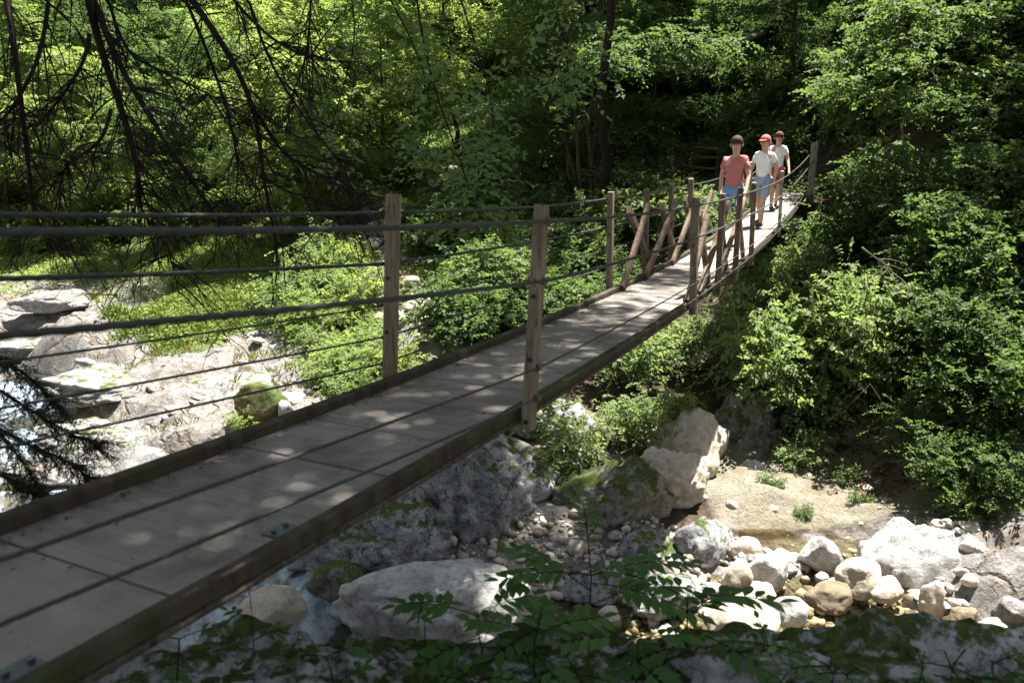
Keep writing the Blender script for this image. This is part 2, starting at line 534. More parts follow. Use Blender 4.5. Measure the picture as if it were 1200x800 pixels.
# far bank right of the bridge
W((6.9, 19.6, -1.9), (6.2, 18.2, -3.0), (8.6, 18.6, -2.1), (4.6, 17.0, -3.9), (2.6, 15, -4.5), (3.6, 13.2, -4.7), (3.0, 10.8, -5.0))
V3(880, 585, 10.3); V3(950, 590, 10.2); V3(1040, 550, 11.2); V3(960, 520, 12.2); V3(900, 500, 13.2); V3(960, 420, 14.2); V3(960, 340, 16.0); V3(1010, 250, 18.5)
V3(1010, 150, 22.0); V3(1000, 60, 26.0); V3(1080, 620, 9.3); V3(1120, 560, 10.3); V3(1195, 700, 7.7); V3(1195, 610, 9.0); V3(1195, 450, 11.0); V3(1195, 300, 13.5)
V3(1195, 170, 17.0); V3(1195, 20, 20.0)
W((8.4, 6.2, -4.3), (11, 6, -2.5), (14, 10, -.5), (20, 15, 3), (25, 30, 11), (-14, 11.5, -4.6), (-20, 14, -2), (-16, 5, -2), (-10, 6.5, -4.2), (-6.5, 7.5, -4.9),
  (-7, 3, -2.8), (-4.6, 4.2, -4.0), (-22, 32, -2.5), (-34, 30, 3), (-12, 0, 0), (-30, 45, 3), (-20, 46, 4), (0, 44, 5), (12, 40, 6.5), (24, 45, 12), (-12, 40, 1.5),
  (-40, 80, 22), (0, 80, 24), (40, 80, 26), (60, 40, 24), (60, 0, 16), (40, 20, 13), (-45, 10, 6), (-60, 40, 14), (-40, -25, 8), (40, -25, 9), (0, -25, 3))
CT = np.array(CTRL)


def _phi(r2): return np.sqrt(r2 + .36)


def _fit():
    n = len(CT)
    d2 = ((CT[:, None, :2] - CT[None, :, :2]) ** 2).sum(-1)
    A = np.zeros((n + 3, n + 3)); A[:n, :n] = -_phi(d2) - np.eye(n) * .06
    A[:n, n] = 1; A[:n, n + 1:] = CT[:, :2]; A[n, :n] = 1; A[n + 1:, :n] = CT[:, :2].T
    b = np.zeros(n + 3); b[:n] = CT[:, 2]
    return np.linalg.solve(A, b)


COEF = _fit()


def ground0(x, y):
    x = np.asarray(x, float); y = np.asarray(y, float)
    sh = x.shape; xf, yf = x.ravel(), y.ravel()
    out = np.empty(xf.size)
    n = len(CT)
    for i in range(0, xf.size, 20000):
        a, b = xf[i:i + 20000], yf[i:i + 20000]
        r2 = (a[:, None] - CT[None, :, 0]) ** 2 + (b[:, None] - CT[None, :, 1]) ** 2
        out[i:i + 20000] = -_phi(r2) @ COEF[:n] + COEF[n] + COEF[n + 1] * a + COEF[n + 2] * b
    return out.reshape(sh)


def seg_d(x, y, pts):
    d = np.full(np.shape(x), 1e9)
    for (ax, ay), (bx, by) in zip(pts[:-1], pts[1:]):
        vx, vy = bx - ax, by - ay
        t = np.clip(((x - ax) * vx + (y - ay) * vy) / (vx * vx + vy * vy), 0, 1)
        d = np.minimum(d, np.hypot(x - ax - t * vx, y - ay - t * vy))
    return d


GULLY = [P(500, 420, 15)[:2], P(485, 370, 17.2)[:2], P(460, 320, 20)[:2], P(440, 270, 23)[:2], P(430, 240, 26)[:2]]
PATH = [(7.6, 20.4), (7.2, 22.2), (5.8, 24.0), (3.4, 25.8), (0.0, 27.2), (-4, 29)]
STREAM = [(9, 6.4), (5.5, 7.6), (3, 7.6), (0, 6.8), (-2.8, 8), (-5, 10), (-7.6, 12.8), (-10.5, 16), (-14, 20), (-22, 26)]


def zones(x, y):
    n = fbm(x * .5, y * .5, 3, 91) * .5
    wob = fbm(x * .35, y * .35, 3, 92)
    rock = np.maximum.reduce([
        sstep(2.6, 1.4, seg_d(x, y, STREAM) + wob),
        sstep(-1.6, -2.6, x + wob * 1.2) * sstep(16.8, 15.2, y + .35 * (x + 5) + wob * 2.5) * sstep(8.5, 9.5, y),
        sstep(1.0, .5, seg_d(x, y, GULLY) + wob * .5),
        sstep(4.4, 5.0, y) * sstep(12.5, 11.5, y) * sstep(-4, -3, x) * sstep(2.4, 1.8, x) * .7,
        sstep(26, 23, y) * sstep(-9.5, -11, x + wob * 2) * sstep(14, 17, y) * .8])
    sand = sstep(2.6, 3.2, x) * sstep(7.8, 6.8, x + (y - 10) * .4) * sstep(9.4, 10, y) * sstep(13.6, 12.6, y)
    sand = np.maximum(sand, sstep(1.0, .5, seg_d(x, y, PATH)) * .8)
    sand = np.maximum(sand, sstep(5.0, 5.6, x) * sstep(7.2, 6.6, x) * sstep(11, 10.2, y) * sstep(7, 8, y) * .8)
    green = np.clip(sstep(14, 17, y + wob * 2) * sstep(4, 0, x) * .7 + sstep(-2, -4, x) * sstep(15, 18, y) * .5 + n * .5 + .12, 0, 1)
    green = np.where(y < 4.5, .35 + n * .6, green)
    rock = np.where(y < 4.5, np.clip(.45 + fbm(x * 1.6, y * 1.6, 4, 93) * 1.6, 0, 1), rock)
    return rock, np.clip(green, 0, 1), np.clip(sand, 0, 1)


def ground(x, y):
    x = np.asarray(x, float); y = np.asarray(y, float)
    z = ground0(x, y)
    far = sstep(25, 60, np.hypot(x, y))
    z = z + fbm(x * .7, y * .7, 4, 3) * (.16 + 1.2 * far) + fbm(x * 3.1, y * 3.1, 3, 5) * .05
    rock, g, s = zones(x, y)
    ridg = 1 - np.abs(fbm(x * .9 + .3 * y, y * 1.3, 4, 44))
    near = sstep(4.6, 3.8, y) * sstep(1.2, 1.8, y)
    z = z + near * ((1 - np.abs(fbm(x * 2.6, y * 2.6, 4, 61))) ** 3 - .6) * .16
    st = z * 3.2 + fbm(x * .8, y * .8, 3, 47) * 1.4      # low ledges of the bedrock
    z = z + rock * (np.abs((st % 1) - .5) - .25) * .2 * sstep(9, 11, y)
    z = z + rock * (ridg - .75) * .35 * sstep(4.5, 6, y) + s * (1 - np.abs(fbm(x * 1.5, y * 1.5, 4, 48)) - .7) * .2 * sstep(14, 13, y)
    # a level bench for the path beyond the bridge
    pd = seg_d(x, y, PATH)
    pz = np.interp(y, [20, 22, 24, 26, 29], [-1.3, -1.2, -.95, -.75, -.5])
    w = sstep(1.5, .7, pd)
    return z * (1 - w) + pz * w


def gz(x, y): return float(ground(np.array([x]), np.array([y]))[0])


def make_terrain():
    xs = np.concatenate([np.linspace(-70, -16, 40)[:-1], np.linspace(-16, -7, 60)[:-1], np.linspace(-7, 9, 220)[:-1], np.linspace(9, 18, 50)[:-1], np.linspace(18, 70, 36)])
    ys = np.concatenate([np.linspace(-30, -3, 22)[:-1], np.linspace(-3, 2, 30)[:-1], np.linspace(2, 4.5, 50)[:-1], np.linspace(4.5, 16, 160)[:-1], np.linspace(16, 34, 130)[:-1], np.linspace(34, 95, 50)])
    X, Y = np.meshgrid(xs, ys)
    Z = ground(X, Y)
    ny, nx = X.shape
    V = np.stack([X, Y, Z], -1).reshape(-1, 3)
    i = np.arange(nx * ny).reshape(ny, nx)
    Q = np.stack([i[:-1, :-1], i[:-1, 1:], i[1:, 1:], i[1:, :-1]], -1).reshape(-1, 4)
    me = bpy.data.meshes.new('terrain')
    me.vertices.add(len(V)); me.loops.add(Q.size); me.polygons.add(len(Q))
    me.vertices.foreach_set('co', V.astype(np.float32).ravel())
    me.loops.foreach_set('vertex_index', Q.astype(np.int32).ravel())
    me.polygons.foreach_set('loop_start', np.arange(0, Q.size, 4, dtype=np.int32))
    me.polygons.foreach_set('use_smooth', np.ones(len(Q), dtype=bool))
    me.update(calc_edges=True)
    r, g, s = zones(X.ravel(), Y.ravel())
    c = np.stack([r, g, s, np.ones_like(r)], 1).astype(np.float32)
    at = me.color_attributes.new('zone', 'FLOAT_COLOR', 'POINT')
    at.data.foreach_set('color', c.ravel())
    return tag(link('terrain', me, M['terrain']), kind='structure')


make_terrain()
WZ = -5.12
wm = MB(); wm.add([(-30, 4.6, WZ), (12, 4.6, WZ), (12, 30, WZ), (-30, 30, WZ)], [(0, 1, 2, 3)])
tag(wm.build('stream', M['water']), kind='structure')

# ------------------------------------------------------------------ foliage makers
def sprays(origins, dirs, length, nleaf, llen, lwid, rng, flat=.35, droop=.25):
    """leaves set alternately along twigs; origins, dirs (n,3)"""
    n = len(origins)
    dirs = nrm(dirs)
    t = (np.arange(nleaf) + .6) / nleaf
    L = length * rng.uniform(.6, 1.25, (n, 1, 1))
    sag = np.zeros((n, nleaf, 3)); sag[:, :, 2] = -(t ** 2) * droop * L[:, :, 0]
    pos = origins[:, None, :] + dirs[:, None, :] * (t[None, :, None] * L) + sag
    up = np.zeros_like(dirs); up[:, 2] = 1
    up = nrm(up + rng.normal(0, flat, up.shape))
    side = nrm(np.cross(dirs, up))
    sgn = np.where(np.arange(nleaf) % 2 == 0, 1, -1)[None, :, None]
    ax = dirs[:, None, :] * rng.uniform(.3, .9, (n, nleaf, 1)) + side[:, None, :] * sgn * rng.uniform(.6, 1.1, (n, nleaf, 1))
    ax = ax + rng.normal(0, .22, ax.shape); ax[:, :, 2] -= .15
    nm = np.repeat(up[:, None, :], nleaf, 1) + rng.normal(0, flat, ax.shape)
    k = n * nleaf
    sc = rng.uniform(.6, 1.25, k)
    return leaf_verts(pos.reshape(-1, 3), ax.reshape(-1, 3), nm.reshape(-1, 3), llen * sc, lwid * sc)


def curve_pts(a, b, bend, n, rng):
    a, b = np.array(a, float), np.array(b, float)
    L = np.linalg.norm(b - a)
    off = rng.normal(0, 1, 3) * bend * L
    ts = np.linspace(0, 1, n)[:, None]
    p = a + (b - a) * ts + off * (ts * (1 - ts)) * 1.5
    p[1:-1] += rng.normal(0, .012 * L, (n - 2, 3))
    return p


def make_tree(seed, H=9., R_=3., base=.25, limbs=16, twigs=2000, nleaf=12, llen=.11, lwid=.07, stems=1, lean=(0, 0), tl=.7, trad=.11, droop=.25, low=False):
    """returns trunk mesh and crown leaf mesh; root at the origin"""
    rng = np.random.default_rng(seed)
    mb = MB()
    anchors = []; adirs = []
    for st in range(stems):
        a = st / stems * 2 * PI + rng.uniform(0, 1)
        spread = 0 if stems == 1 else R_ * .45
        top = np.array([lean[0] + math.cos(a) * spread, lean[1] + math.sin(a) * spread, H * rng.uniform(.85, 1.0)])
        root = np.array([math.cos(a) * .18, math.sin(a) * .18, -.3]) if stems > 1 else np.array([0, 0, -.4])
        tp = curve_pts(root, top, .06, 9, rng)
        r0 = trad * (1 if stems == 1 else .62)
        mb.tube(tp, [r0 * (1.25 if i == 0 else 1) * (1 - .88 * i / 8) for i in range(9)], 8)
        nl = max(3, limbs // stems)
        for k in range(nl):
            f = base + (1 - base) * (k + rng.uniform(0, 1)) / nl
            i = min(int(f * 8), 7); u = f * 8 - i
            o = tp[i] * (1 - u) + tp[i + 1] * u
            an = k * 2.4 + rng.uniform(-.5, .5)
            prof = math.sin(PI * min(1, (.18 + .82 * (f - base) / (1 - base)) * .92)) ** .6
            ln = R_ * prof * rng.uniform(.75, 1.15)
            el = rng.uniform(-.05, .45) if f < .8 else rng.uniform(.3, .9)
            d = np.array([math.cos(an), math.sin(an), el])
            if stems > 1: d[:2] += 0.4 * np.array([math.cos(a), math.sin(a)])
            d /= np.linalg.norm(d)
            e = o + d * ln
            lp = curve_pts(o, e, .1, 6, rng)
            rl = r0 * (1 - .8 * f) * .5 + .006
            mb.tube(lp, [rl * (1 - .8 * j / 5) for j in range(6)], 5, False)
            for j in range(1, 6):
                anchors.append(lp[j]); adirs.append(d)
            for q in range(3):          # side branches
                u2 = rng.uniform(.3, .9); j = min(int(u2 * 5), 4)
                d2 = d + rng.normal(0, .6, 3); d2[2] *= .5; d2 /= np.linalg.norm(d2)
                o2 = lp[j]; e2 = o2 + d2 * ln * rng.uniform(.3, .5)
                bp = curve_pts(o2, e2, .1, 4, rng)
                mb.tube(bp, [rl * .45 * (1 - .7 * w / 3) for w in range(4)], 4, False)
                for w in range(1, 4):
                    anchors.append(bp[w]); adirs.append(d2)
    A = np.array(anchors); D = np.array(adirs)
    idx = rng.integers(0, len(A), twigs)
    o = A[idx] + rng.normal(0, .22, (twigs, 3)) * np.array([1, 1, .55])
    d = D[idx] * .7 + rng.normal(0, .55, (twigs, 3)); d[:, 2] = d[:, 2] * .35 - .05
    V = sprays(o, d, tl, nleaf, llen, lwid, rng, .33, droop)
    return mb.mesh('trunk', True), quads_mesh('crown', V, twigs * nleaf)


def make_shrub(seed, Rr=1., H=1.2, twigs=420, nleaf=12, llen=.09, lwid=.06, stems=9, tl=.4):
    rng = np.random.default_rng(seed)
    mb = MB(); A = []; D = []
    for k in range(stems):
        a = k / stems * 2 * PI + rng.uniform(-.3, .3)
        r = Rr * rng.uniform(.25, .95)
        e = np.array([math.cos(a) * r, math.sin(a) * r, H * rng.uniform(.5, 1.0) * (1 - .35 * (r / Rr) ** 2)])
        p = curve_pts((math.cos(a) * .06, math.sin(a) * .06, -.15), e, .15, 6, rng)
        mb.tube(p, [.016 * (1 - .75 * i / 5) for i in range(6)], 5, False)
        for i in range(1, 6):
            A.append(p[i]); D.append(nrm(e))
            if i > 1:
                d2 = nrm(rng.normal(0, 1, 3) * np.array([1, 1, .5])); e2 = p[i] + d2 * Rr * .35
                mb.tube([p[i], (p[i] + e2) / 2 + (0, 0, .02), e2], [.006, .005, .003], 4, False)
                A.append(e2); D.append(d2)
    A = np.array(A); D = np.array(D)
    idx = rng.integers(0, len(A), twigs)
    o = A[idx] + rng.normal(0, .13 * Rr, (twigs, 3))
    o[:, 2] = np.maximum(o[:, 2], .03)
    d = D[idx] * .6 + rng.normal(0, .6, (twigs, 3)); d[:, 2] = d[:, 2] * .5 + .05
    V = sprays(o, d, tl, nleaf, llen, lwid, rng, .4, .3)
    return mb.mesh('stem', True), quads_mesh('foliage', V, twigs * nleaf)


def place(tree, name, leafpart, x, y, rz, sc, lm, bm, label, cat, group=None, zoff=0., sz=None, tilt=(0, 0)):
    e = empty(name, (x, y, gz(x, y) + zoff), rz, label, cat, group)
    e.rotation_euler = (tilt[0], tilt[1], rz)
    e.scale = (sc, sc, sz or sc)
    tm, cm = tree
    for part, me, mat in ((('trunk' if leafpart == 'crown' else 'stem'), tm, bm), (leafpart, cm, lm)):
        if len(me.materials) == 0:
            me.materials.append(mat)
        o = link(part, me, None, e)
        if me.materials[0] != mat:
            o.material_slots[0].link = 'OBJECT'; o.material_slots[0].material = mat
    return e


T = {}
T['beech'] = make_tree(11, 9, 3.2, .12, 22, 2100, 13, .13, .085, tl=.8)
T['ash'] = make_tree(12, 10, 2.8, .2, 20, 1750, 13, .14, .075, tl=.85, lean=(.8, -.5))
T['hazel'] = make_tree(13, 7, 2.8, .25, 30, 1900, 12, .12, .085, stems=6, tl=.7, trad=.13)
T['slim'] = make_tree(14, 7, 1.7, .1, 16, 1300, 12, .12, .08, tl=.6, trad=.07)
T['maple'] = make_tree(15, 8, 3.0, .05, 24, 1950, 13, .14, .1, tl=.8, trad=.1)
S_ = {}
S_['a'] = make_shrub(21, 1.0, 1.2, 800, 12, .1, .065)
S_['b'] = make_shrub(22, 1.1, .9, 760, 12, .08, .06)
S_['c'] = make_shrub(23, .9, 1.6, 850, 12, .11, .07)

S_['f'] = make_shrub(26, 1.25, 1.1, 230, 9, .15, .095, 8, .55)
S_['g'] = make_shrub(27, 1.1, 1.6, 260, 9, .14, .085, 7, .6)
S_['d'] = make_shrub(24, 1.0, 1.3, 1250, 13, .07, .045)
S_['e'] = make_shrub(25, .95, 1.5, 1250, 13, .075, .05)

# ------------------------------------------------------------------ trees
BK = M['bark']; BD = M['bark_dark']; BP = M['bark_pale']
LL, LM, LD, LB = M['leaf_sunlit'], M['leaf_mid'], M['leaf_dark'], M['leaf_bush']


def tree(kind, px, Y, rz, sc, lm, label, group=None, name='broadleaf_tree', bm=None, sz=None, zoff=0):
    x = (px - 600) / F * Y / (CP) * 1.0
    return place(T[kind], name, 'crown', x, Y, rz, sc, lm, bm or BK, label, 'tree', group, zoff, sz)


G1 = 'sunlit trees along the left side of the gorge'
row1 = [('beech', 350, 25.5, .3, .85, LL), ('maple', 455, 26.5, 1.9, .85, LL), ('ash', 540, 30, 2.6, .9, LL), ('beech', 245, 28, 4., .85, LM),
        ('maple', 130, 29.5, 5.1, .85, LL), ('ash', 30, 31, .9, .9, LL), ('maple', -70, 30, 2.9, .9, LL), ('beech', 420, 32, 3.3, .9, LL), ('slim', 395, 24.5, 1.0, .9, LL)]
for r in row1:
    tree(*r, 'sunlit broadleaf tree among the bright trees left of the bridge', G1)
G2 = 'forest trees on the slope behind'
k = 0
for (Y, x0, x1, n) in ((36, -19, 16, 9), (43, -26, 22, 10), (52, -34, 30, 10)):
    for i in range(n):
        k += 1
        x = x0 + (x1 - x0) * (i + random.uniform(.2, .8)) / n
        y = Y + random.uniform(-2.5, 2.5)
        kind = ('beech', 'ash', 'maple')[k % 3]
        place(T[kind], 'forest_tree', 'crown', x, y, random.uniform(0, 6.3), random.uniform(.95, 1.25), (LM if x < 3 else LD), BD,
              'forest tree standing in the dense wood on the slope behind', 'tree', G2)
hz = P(690, 235, 22.5)
place(T['hazel'], 'hazel_tree', 'crown', hz[0], hz[1], .5, .95, LM, BK, 'hazel with a fan of slender bare stems behind the middle of the bridge', 'tree')
place(T['slim'], 'young_tree', 'crown', P(745, 220, 24)[0], 24, 2., .8, LM, BK, 'young tree with thin straight trunk in front of the wooden path fence', 'tree')
place(T['ash'], 'ash_tree', 'crown', P(790, 180, 29)[0], 29, 2.2, .75, LM, BD, 'tree on the slope above the wooden path fence', 'tree')
place(T['beech'], 'beech_tree', 'crown', P(640, 180, 30)[0], 30.5, 4.2, .8, LL, BK, 'broad tree with yellow green leaves behind the hazel stems', 'tree')
G3 = 'dark trees on the steep right bank'
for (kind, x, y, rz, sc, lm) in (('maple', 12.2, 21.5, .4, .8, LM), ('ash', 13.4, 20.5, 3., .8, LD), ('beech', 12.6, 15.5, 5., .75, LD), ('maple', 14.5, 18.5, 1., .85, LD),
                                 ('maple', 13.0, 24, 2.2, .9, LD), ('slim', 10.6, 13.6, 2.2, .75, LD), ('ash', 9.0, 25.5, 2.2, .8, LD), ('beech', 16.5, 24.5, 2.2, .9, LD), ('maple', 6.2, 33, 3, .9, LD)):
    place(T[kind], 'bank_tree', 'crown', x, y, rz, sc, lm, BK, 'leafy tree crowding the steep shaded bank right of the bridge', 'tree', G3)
place(T['slim'], 'young_maple', 'crown', P(1075, 300, 14.5)[0], 14.8, 3.9, .8, LM, BP, 'slender young tree with forked pale trunk above the sunlit bush', 'tree')

# ------------------------------------------------------------------ shrubs
G4 = 'shrubs covering the far bank'
lab4 = 'leafy shrub in the green thicket on the far bank'
def shrub(kind, px, py, Y, sc, lm, label=lab4, group=G4, name='shrub', dz_=0., sz=None):
    x = P(px, py, Y)[0]
    return place(S_[kind], name, 'foliage', x, Y, random.uniform(0, 6.3), sc, lm, BD, label, 'shrub', group, dz_, sz)

for i in range(70):
    Y = random.uniform(15.5, 26)
    px = random.uniform(500, 800) if Y > 19 else random.uniform(520, 740)
    if Y > 21.5 and px > 640: continue
    if seg_d(np.array([P(px, 300, Y)[0]]), np.array([Y]), PATH)[0] < 1.6: continue
    if seg_d(np.array([P(px, 300, Y)[0]]), np.array([Y]), GULLY)[0] < .9: continue
    shrub(random.choice('abcfg'), px, 300, Y, random.uniform(.55, 1.0), random.choice([LM, LB, LM]))
for i in range(26):
    Y = random.uniform(16.5, 26)
    px = random.uniform(330, 445)
    if seg_d(np.array([P(px, 300, Y)[0]]), np.array([Y]), GULLY)[0] < .9: continue
    shrub(random.choice('abfg'), px, 300, Y, random.uniform(.45, .8), random.choice([LB, LL]), 'low bright shrub in the sunlit growth beside the stony gully', 'low shrubs beside the stony gully')
for i in range(26):
    Y = random.uniform(29, 35)
    shrub(random.choice('abc'), random.uniform(-20, 400), 300, Y, random.uniform(.8, 1.3), random.choice([LM, LL]), 'leafy shrub at the back of the sunlit flat, under the trees', 'shrubs at the back of the flat')
for i in range(40):
    Y = random.uniform(13.2, 20)
    shrub(random.choice('dde'), random.uniform(1060 if Y < 16 else 980, 1230), 300, Y, random.uniform(.8, 1.25), random.choice([LM, LD, LB]), 'leafy shrub on the steep shaded bank at the right', 'shrubs on the steep right bank')
for i in range(34):
    Y = random.uniform(27.5, 34)
    shrub(random.choice('abc'), random.uniform(700, 960), 300, Y, random.uniform(.8, 1.3), random.choice([LM, LD]), 'leafy shrub on the dark slope above the forest path', 'shrubs on the slope above the path')
for i in range(34):
    Y = random.uniform(21.5, 28)
    px = random.uniform(840, 1010)
    if seg_d(np.array([P(px, 300, Y)[0]]), np.array([Y]), PATH)[0] < 1.3: continue
    shrub(random.choice('abd'), px, 300, Y, random.uniform(.6, 1.0), random.choice([LM, LD]), 'leafy shrub on the dark slope above the forest path', 'shrubs on the slope above the path')
for i in range(22):
    Y = random.uniform(12.6, 16)
    shrub(random.choice('ffg'), random.uniform(350, 455), 300, Y, random.uniform(.3, .55), random.choice([LB, LL]), 'low bright shrub in the sunlit growth beside the stony gully', 'low shrubs beside the stony gully')
for (px, Y, k_, s_) in ((1000, 16.6, 'a', 1.3), (950, 17.6, 'c', 1.2), (1050, 15.5, 'b', 1.4), (1100, 15, 'c', 1.3), (1150, 14, 'a', 1.4), (1190, 12.6, 'c', 1.3), (1110, 13, 'b', 1.2),
                        (1160, 11.6, 'a', 1.1), (1200, 10.6, 'b', 1.0), (1010, 19, 'c', 1.5), (1070, 19.5, 'a', 1.6), (1140, 18, 'c', 1.6), (1200, 16, 'a', 1.5), (1180, 9.8, 'b', .7), (1130, 10.8, 'a', .7), (1250, 13, 'c', 1.4)):
    shrub({'a': 'd', 'b': 'e', 'c': 'e'}[k_], px, 300, Y, s_, random.choice([LM, LD]), 'leafy shrub on the steep shaded bank at the right', 'shrubs on the steep right bank')
shrub('e', 955, 400, 13.0, 1.35, LB, 'big sunlit bush with pale green leaves below the far bridge end', None, 'bush', .1, 1.75)
shrub('d', 1015, 400, 12.9, 1.15, LB, 'rounded sunlit bush hanging over the earth bank, right of the biggest bush', None, 'bush', .2, 1.4)
shrub('d', 905, 400, 14.6, 1.0, LB, 'sunlit bush close under the far bridge posts', None, 'bush', .6, 1.4)
shrub('f', 935, 560, 11.6, .36, LB, 'small tufted bush on the sandy earth above the white stones', None, 'bush')
shrub('f', 660, 540, 10.9, .6, LB, 'low bush growing between the grey boulders under the bridge', None, 'bush', .25)
shrub('g', 740, 510, 12.0, .55, LB, 'bright green bush in the sun beyond the rounded boulder', None, 'bush', .15)
shrub('f', 790, 510, 12.4, .36, LL, 'small leafy plant at the top of the sunlit rock face', None, 'bush', .35)
shrub('f', 505, 585, 9.9, .32, LM, 'small leafy tuft on the pitted grey rock beside the bridge', None, 'bush', .35)
shrub('g', 740, 430, 14.0, .85, LB, 'arching bush under the deck near the crossed laths', None, 'bush', .3)
shrub('g', 800, 430, 15.2, .75, LB, 'bush hanging under the lattice part of the bridge', None, 'bush', .3)
shrub('f', 290, 490, 11.9, .28, LL, 'small bright green tuft at the foot of the mossy boulder', None, 'bush')
shrub('f', 1140, 600, 9.4, .4, LM, 'small bush on the brown slope right of the white slab', None, 'bush')

def dead_branch(a, b, Y, r, label, seed):
    rg = np.random.default_rng(seed)
    p0, p1 = np.array(P(*a, Y)), np.array(P(*b, Y - .5))
    e = curve_pts((0, 0, 0), p1 - p0, .16, 8, rg); mb = MB(); mb.tube(e, [r * (1 - .75 * i / 7) for i in range(8)], 6)
    for k in range(9):
        i = rg.integers(2, 8); d = nrm(p1 - p0) * .5 + rg.normal(0, .5, 3)
        mb.tube([e[i], e[i] + d * .25, e[i] + d * .5 + (0, 0, -.04)], [r * .4, r * .3, r * .1], 4, False)
    o = mb.build('dead_branch', M['bark_pale'], None, True); o.location = p0
    tag(o, label, 'branch')


dead_branch((1010, 290), (1075, 345), 12.0, .018, 'bare pale branch bending over the sunlit bushes at the right', 1)
dead_branch((900, 480), (885, 560), 12.6, .02, 'bare crooked branch hanging beside the dark rock under the bush', 2)
dead_branch((1150, 470), (1080, 500), 10.9, .016, 'thin dead branch sticking out of the shaded bank at the right edge', 3)
dead_branch((1015, 330), (1020, 450), 11.9, .012, 'thin upright bare stem in front of the sunlit bushes', 4)
# ------------------------------------------------------------------ ground cover, grass and litter
def scatter_cover(name, n, xr, yr, dens, mat, llen, lwid, h, per, seed, kind='leaf', flat=.4):
    rng = np.random.default_rng(seed)
    x = rng.uniform(*xr, n); y = rng.uniform(*yr, n)
    keep = rng.uniform(0, 1, n) < dens(x, y)
    x, y = x[keep], y[keep]
    z = ground(x, y); m = len(x)
    hh = h * rng.uniform(.3, 1.3, m)
    a = rng.uniform(0, 2 * PI, (m, per))
    if kind == 'grass':
        b = np.stack([np.repeat(x[:, None], per, 1), np.repeat(y[:, None], per, 1), np.repeat(z[:, None], per, 1)], -1) + rng.normal(0, .05, (m, per, 3)) * (1, 1, 0)
        ax = np.stack([np.cos(a) * .55, np.sin(a) * .55, np.ones_like(a)], -1)
        nm = np.stack([-np.sin(a), np.cos(a), np.zeros_like(a) + .3], -1)
        V = leaf_verts(b.reshape(-1, 3), ax.reshape(-1, 3), nm.reshape(-1, 3), np.repeat(hh, per), np.repeat(hh * .09 + .006, per))
    elif kind == 'flat':
        b = np.stack([x, y, z + .015], -1)[:, None, :] + rng.normal(0, .08, (m, per, 3)) * (1, 1, .06)
        ax = np.stack([np.cos(a), np.sin(a), rng.normal(0, .2, a.shape)], -1)
        nm = np.zeros_like(ax); nm[..., 2] = 1; nm += rng.normal(0, .3, nm.shape)
        sc = rng.uniform(.6, 1.3, m * per)
        V = leaf_verts(b.reshape(-1, 3), ax.reshape(-1, 3), nm.reshape(-1, 3), llen * sc, lwid * sc)
    else:
        rr = rng.uniform(.0, .13, (m, per)) + .3 * h * rng.uniform(0, 1, (m, per))
        b = np.stack([x[:, None] + np.cos(a) * rr, y[:, None] + np.sin(a) * rr, z[:, None] + hh[:, None] * rng.uniform(.15, 1.0, (m, per))], -1)
        ax = np.stack([np.cos(a), np.sin(a), rng.normal(-.05, .3, a.shape)], -1)
        nm = np.zeros_like(ax); nm[..., 2] = 1; nm += rng.normal(0, flat, nm.shape)
        sc = rng.uniform(.6, 1.3, m * per)
        V = leaf_verts(b.reshape(-1, 3), ax.reshape(-1, 3), nm.reshape(-1, 3), llen * sc, lwid * sc)
    o = link(name, quads_mesh(name, V, m * per), mat)
    return tag(o, kind='stuff')


def d_center(x, y):
    r, g, s = zones(x, y)
    p = fbm(x * .45, y * .45, 3, 71)
    return (1 - r) * (1 - s) * np.clip(.55 + p * 1.2, 0, 1)


def d_left(x, y):
    r, g, s = zones(x, y)
    p = fbm(x * .6, y * .6, 3, 72) + fbm(x * 2.3, y * 2.3, 3, 74) * .45
    return np.clip(1 - r * 1.05, 0, 1) * np.clip(.8 + p * 1.3, .1, 1) * np.where(y < 22, sstep(-9.8, -8.8, x + 3 * p), 1)


tag(scatter_cover('undergrowth', 26000, (-5, 11), (14.2, 36), d_center, M['leaf_mid'], .1, .065, .35, 7, 31),
    'leafy undergrowth spread over the far bank and forest floor', 'undergrowth')
tag(scatter_cover('ground_cover', 9000, (4, 14), (7.4, 17), lambda x, y: d_center(x, y) * sstep(5.3, 6.3, x + (y - 9) * .12) * .8, M['leaf_mid'], .075, .05, .22, 7, 32),
    'low leafy cover on the right bank above the stream', 'undergrowth')
tag(scatter_cover('herbs', 52000, (-24, -1.5), (13, 37), d_left, M['leaf_sunlit'], .08, .05, .22, 7, 33),
    'bright low herbs over the sunlit flat beyond the pale slab', 'undergrowth')
tag(scatter_cover('grass', 30000, (-13, -1.2), (12.8, 32), d_left, M['grass'], .1, .02, .26, 6, 34, 'grass'),
    'sunlit grass among the herbs beyond the pale slab', 'grass')
tag(scatter_cover('dry_grass', 6000, (-13, -2), (12, 26), lambda x, y: np.clip(.15 + fbm(x * 1.1, y * 1.1, 3, 76) * 1.4, 0, 1) * sstep(-9.8, -8.8, x), M['dry_grass'], .1, .02, .2, 6, 38, 'grass'),
    'pale dry grass in the cracks of the left bank', 'grass')
tag(scatter_cover('leaf_litter', 16000, (-4, 13), (18, 34), lambda x, y: np.clip(.35 + fbm(x * .5, y * .5, 3, 8), 0, 1) * sstep(4, 0, np.abs(seg_d(x, y, PATH))), M['litter'], .1, .06, .02, 4, 35, 'flat'),
    'reddish brown fallen leaves along the forest path', 'leaf litter')
tag(scatter_cover('fallen_leaves', 2600, (4.2, 8.5), (10.5, 14), lambda x, y: np.clip(.1 + 1.6 * fbm(x * .8, y * .8, 3, 9), 0, 1), M['litter'], .08, .05, .02, 4, 36, 'flat'),
    'brown fallen leaves on the earth bank beneath the bushes', 'leaf litter')
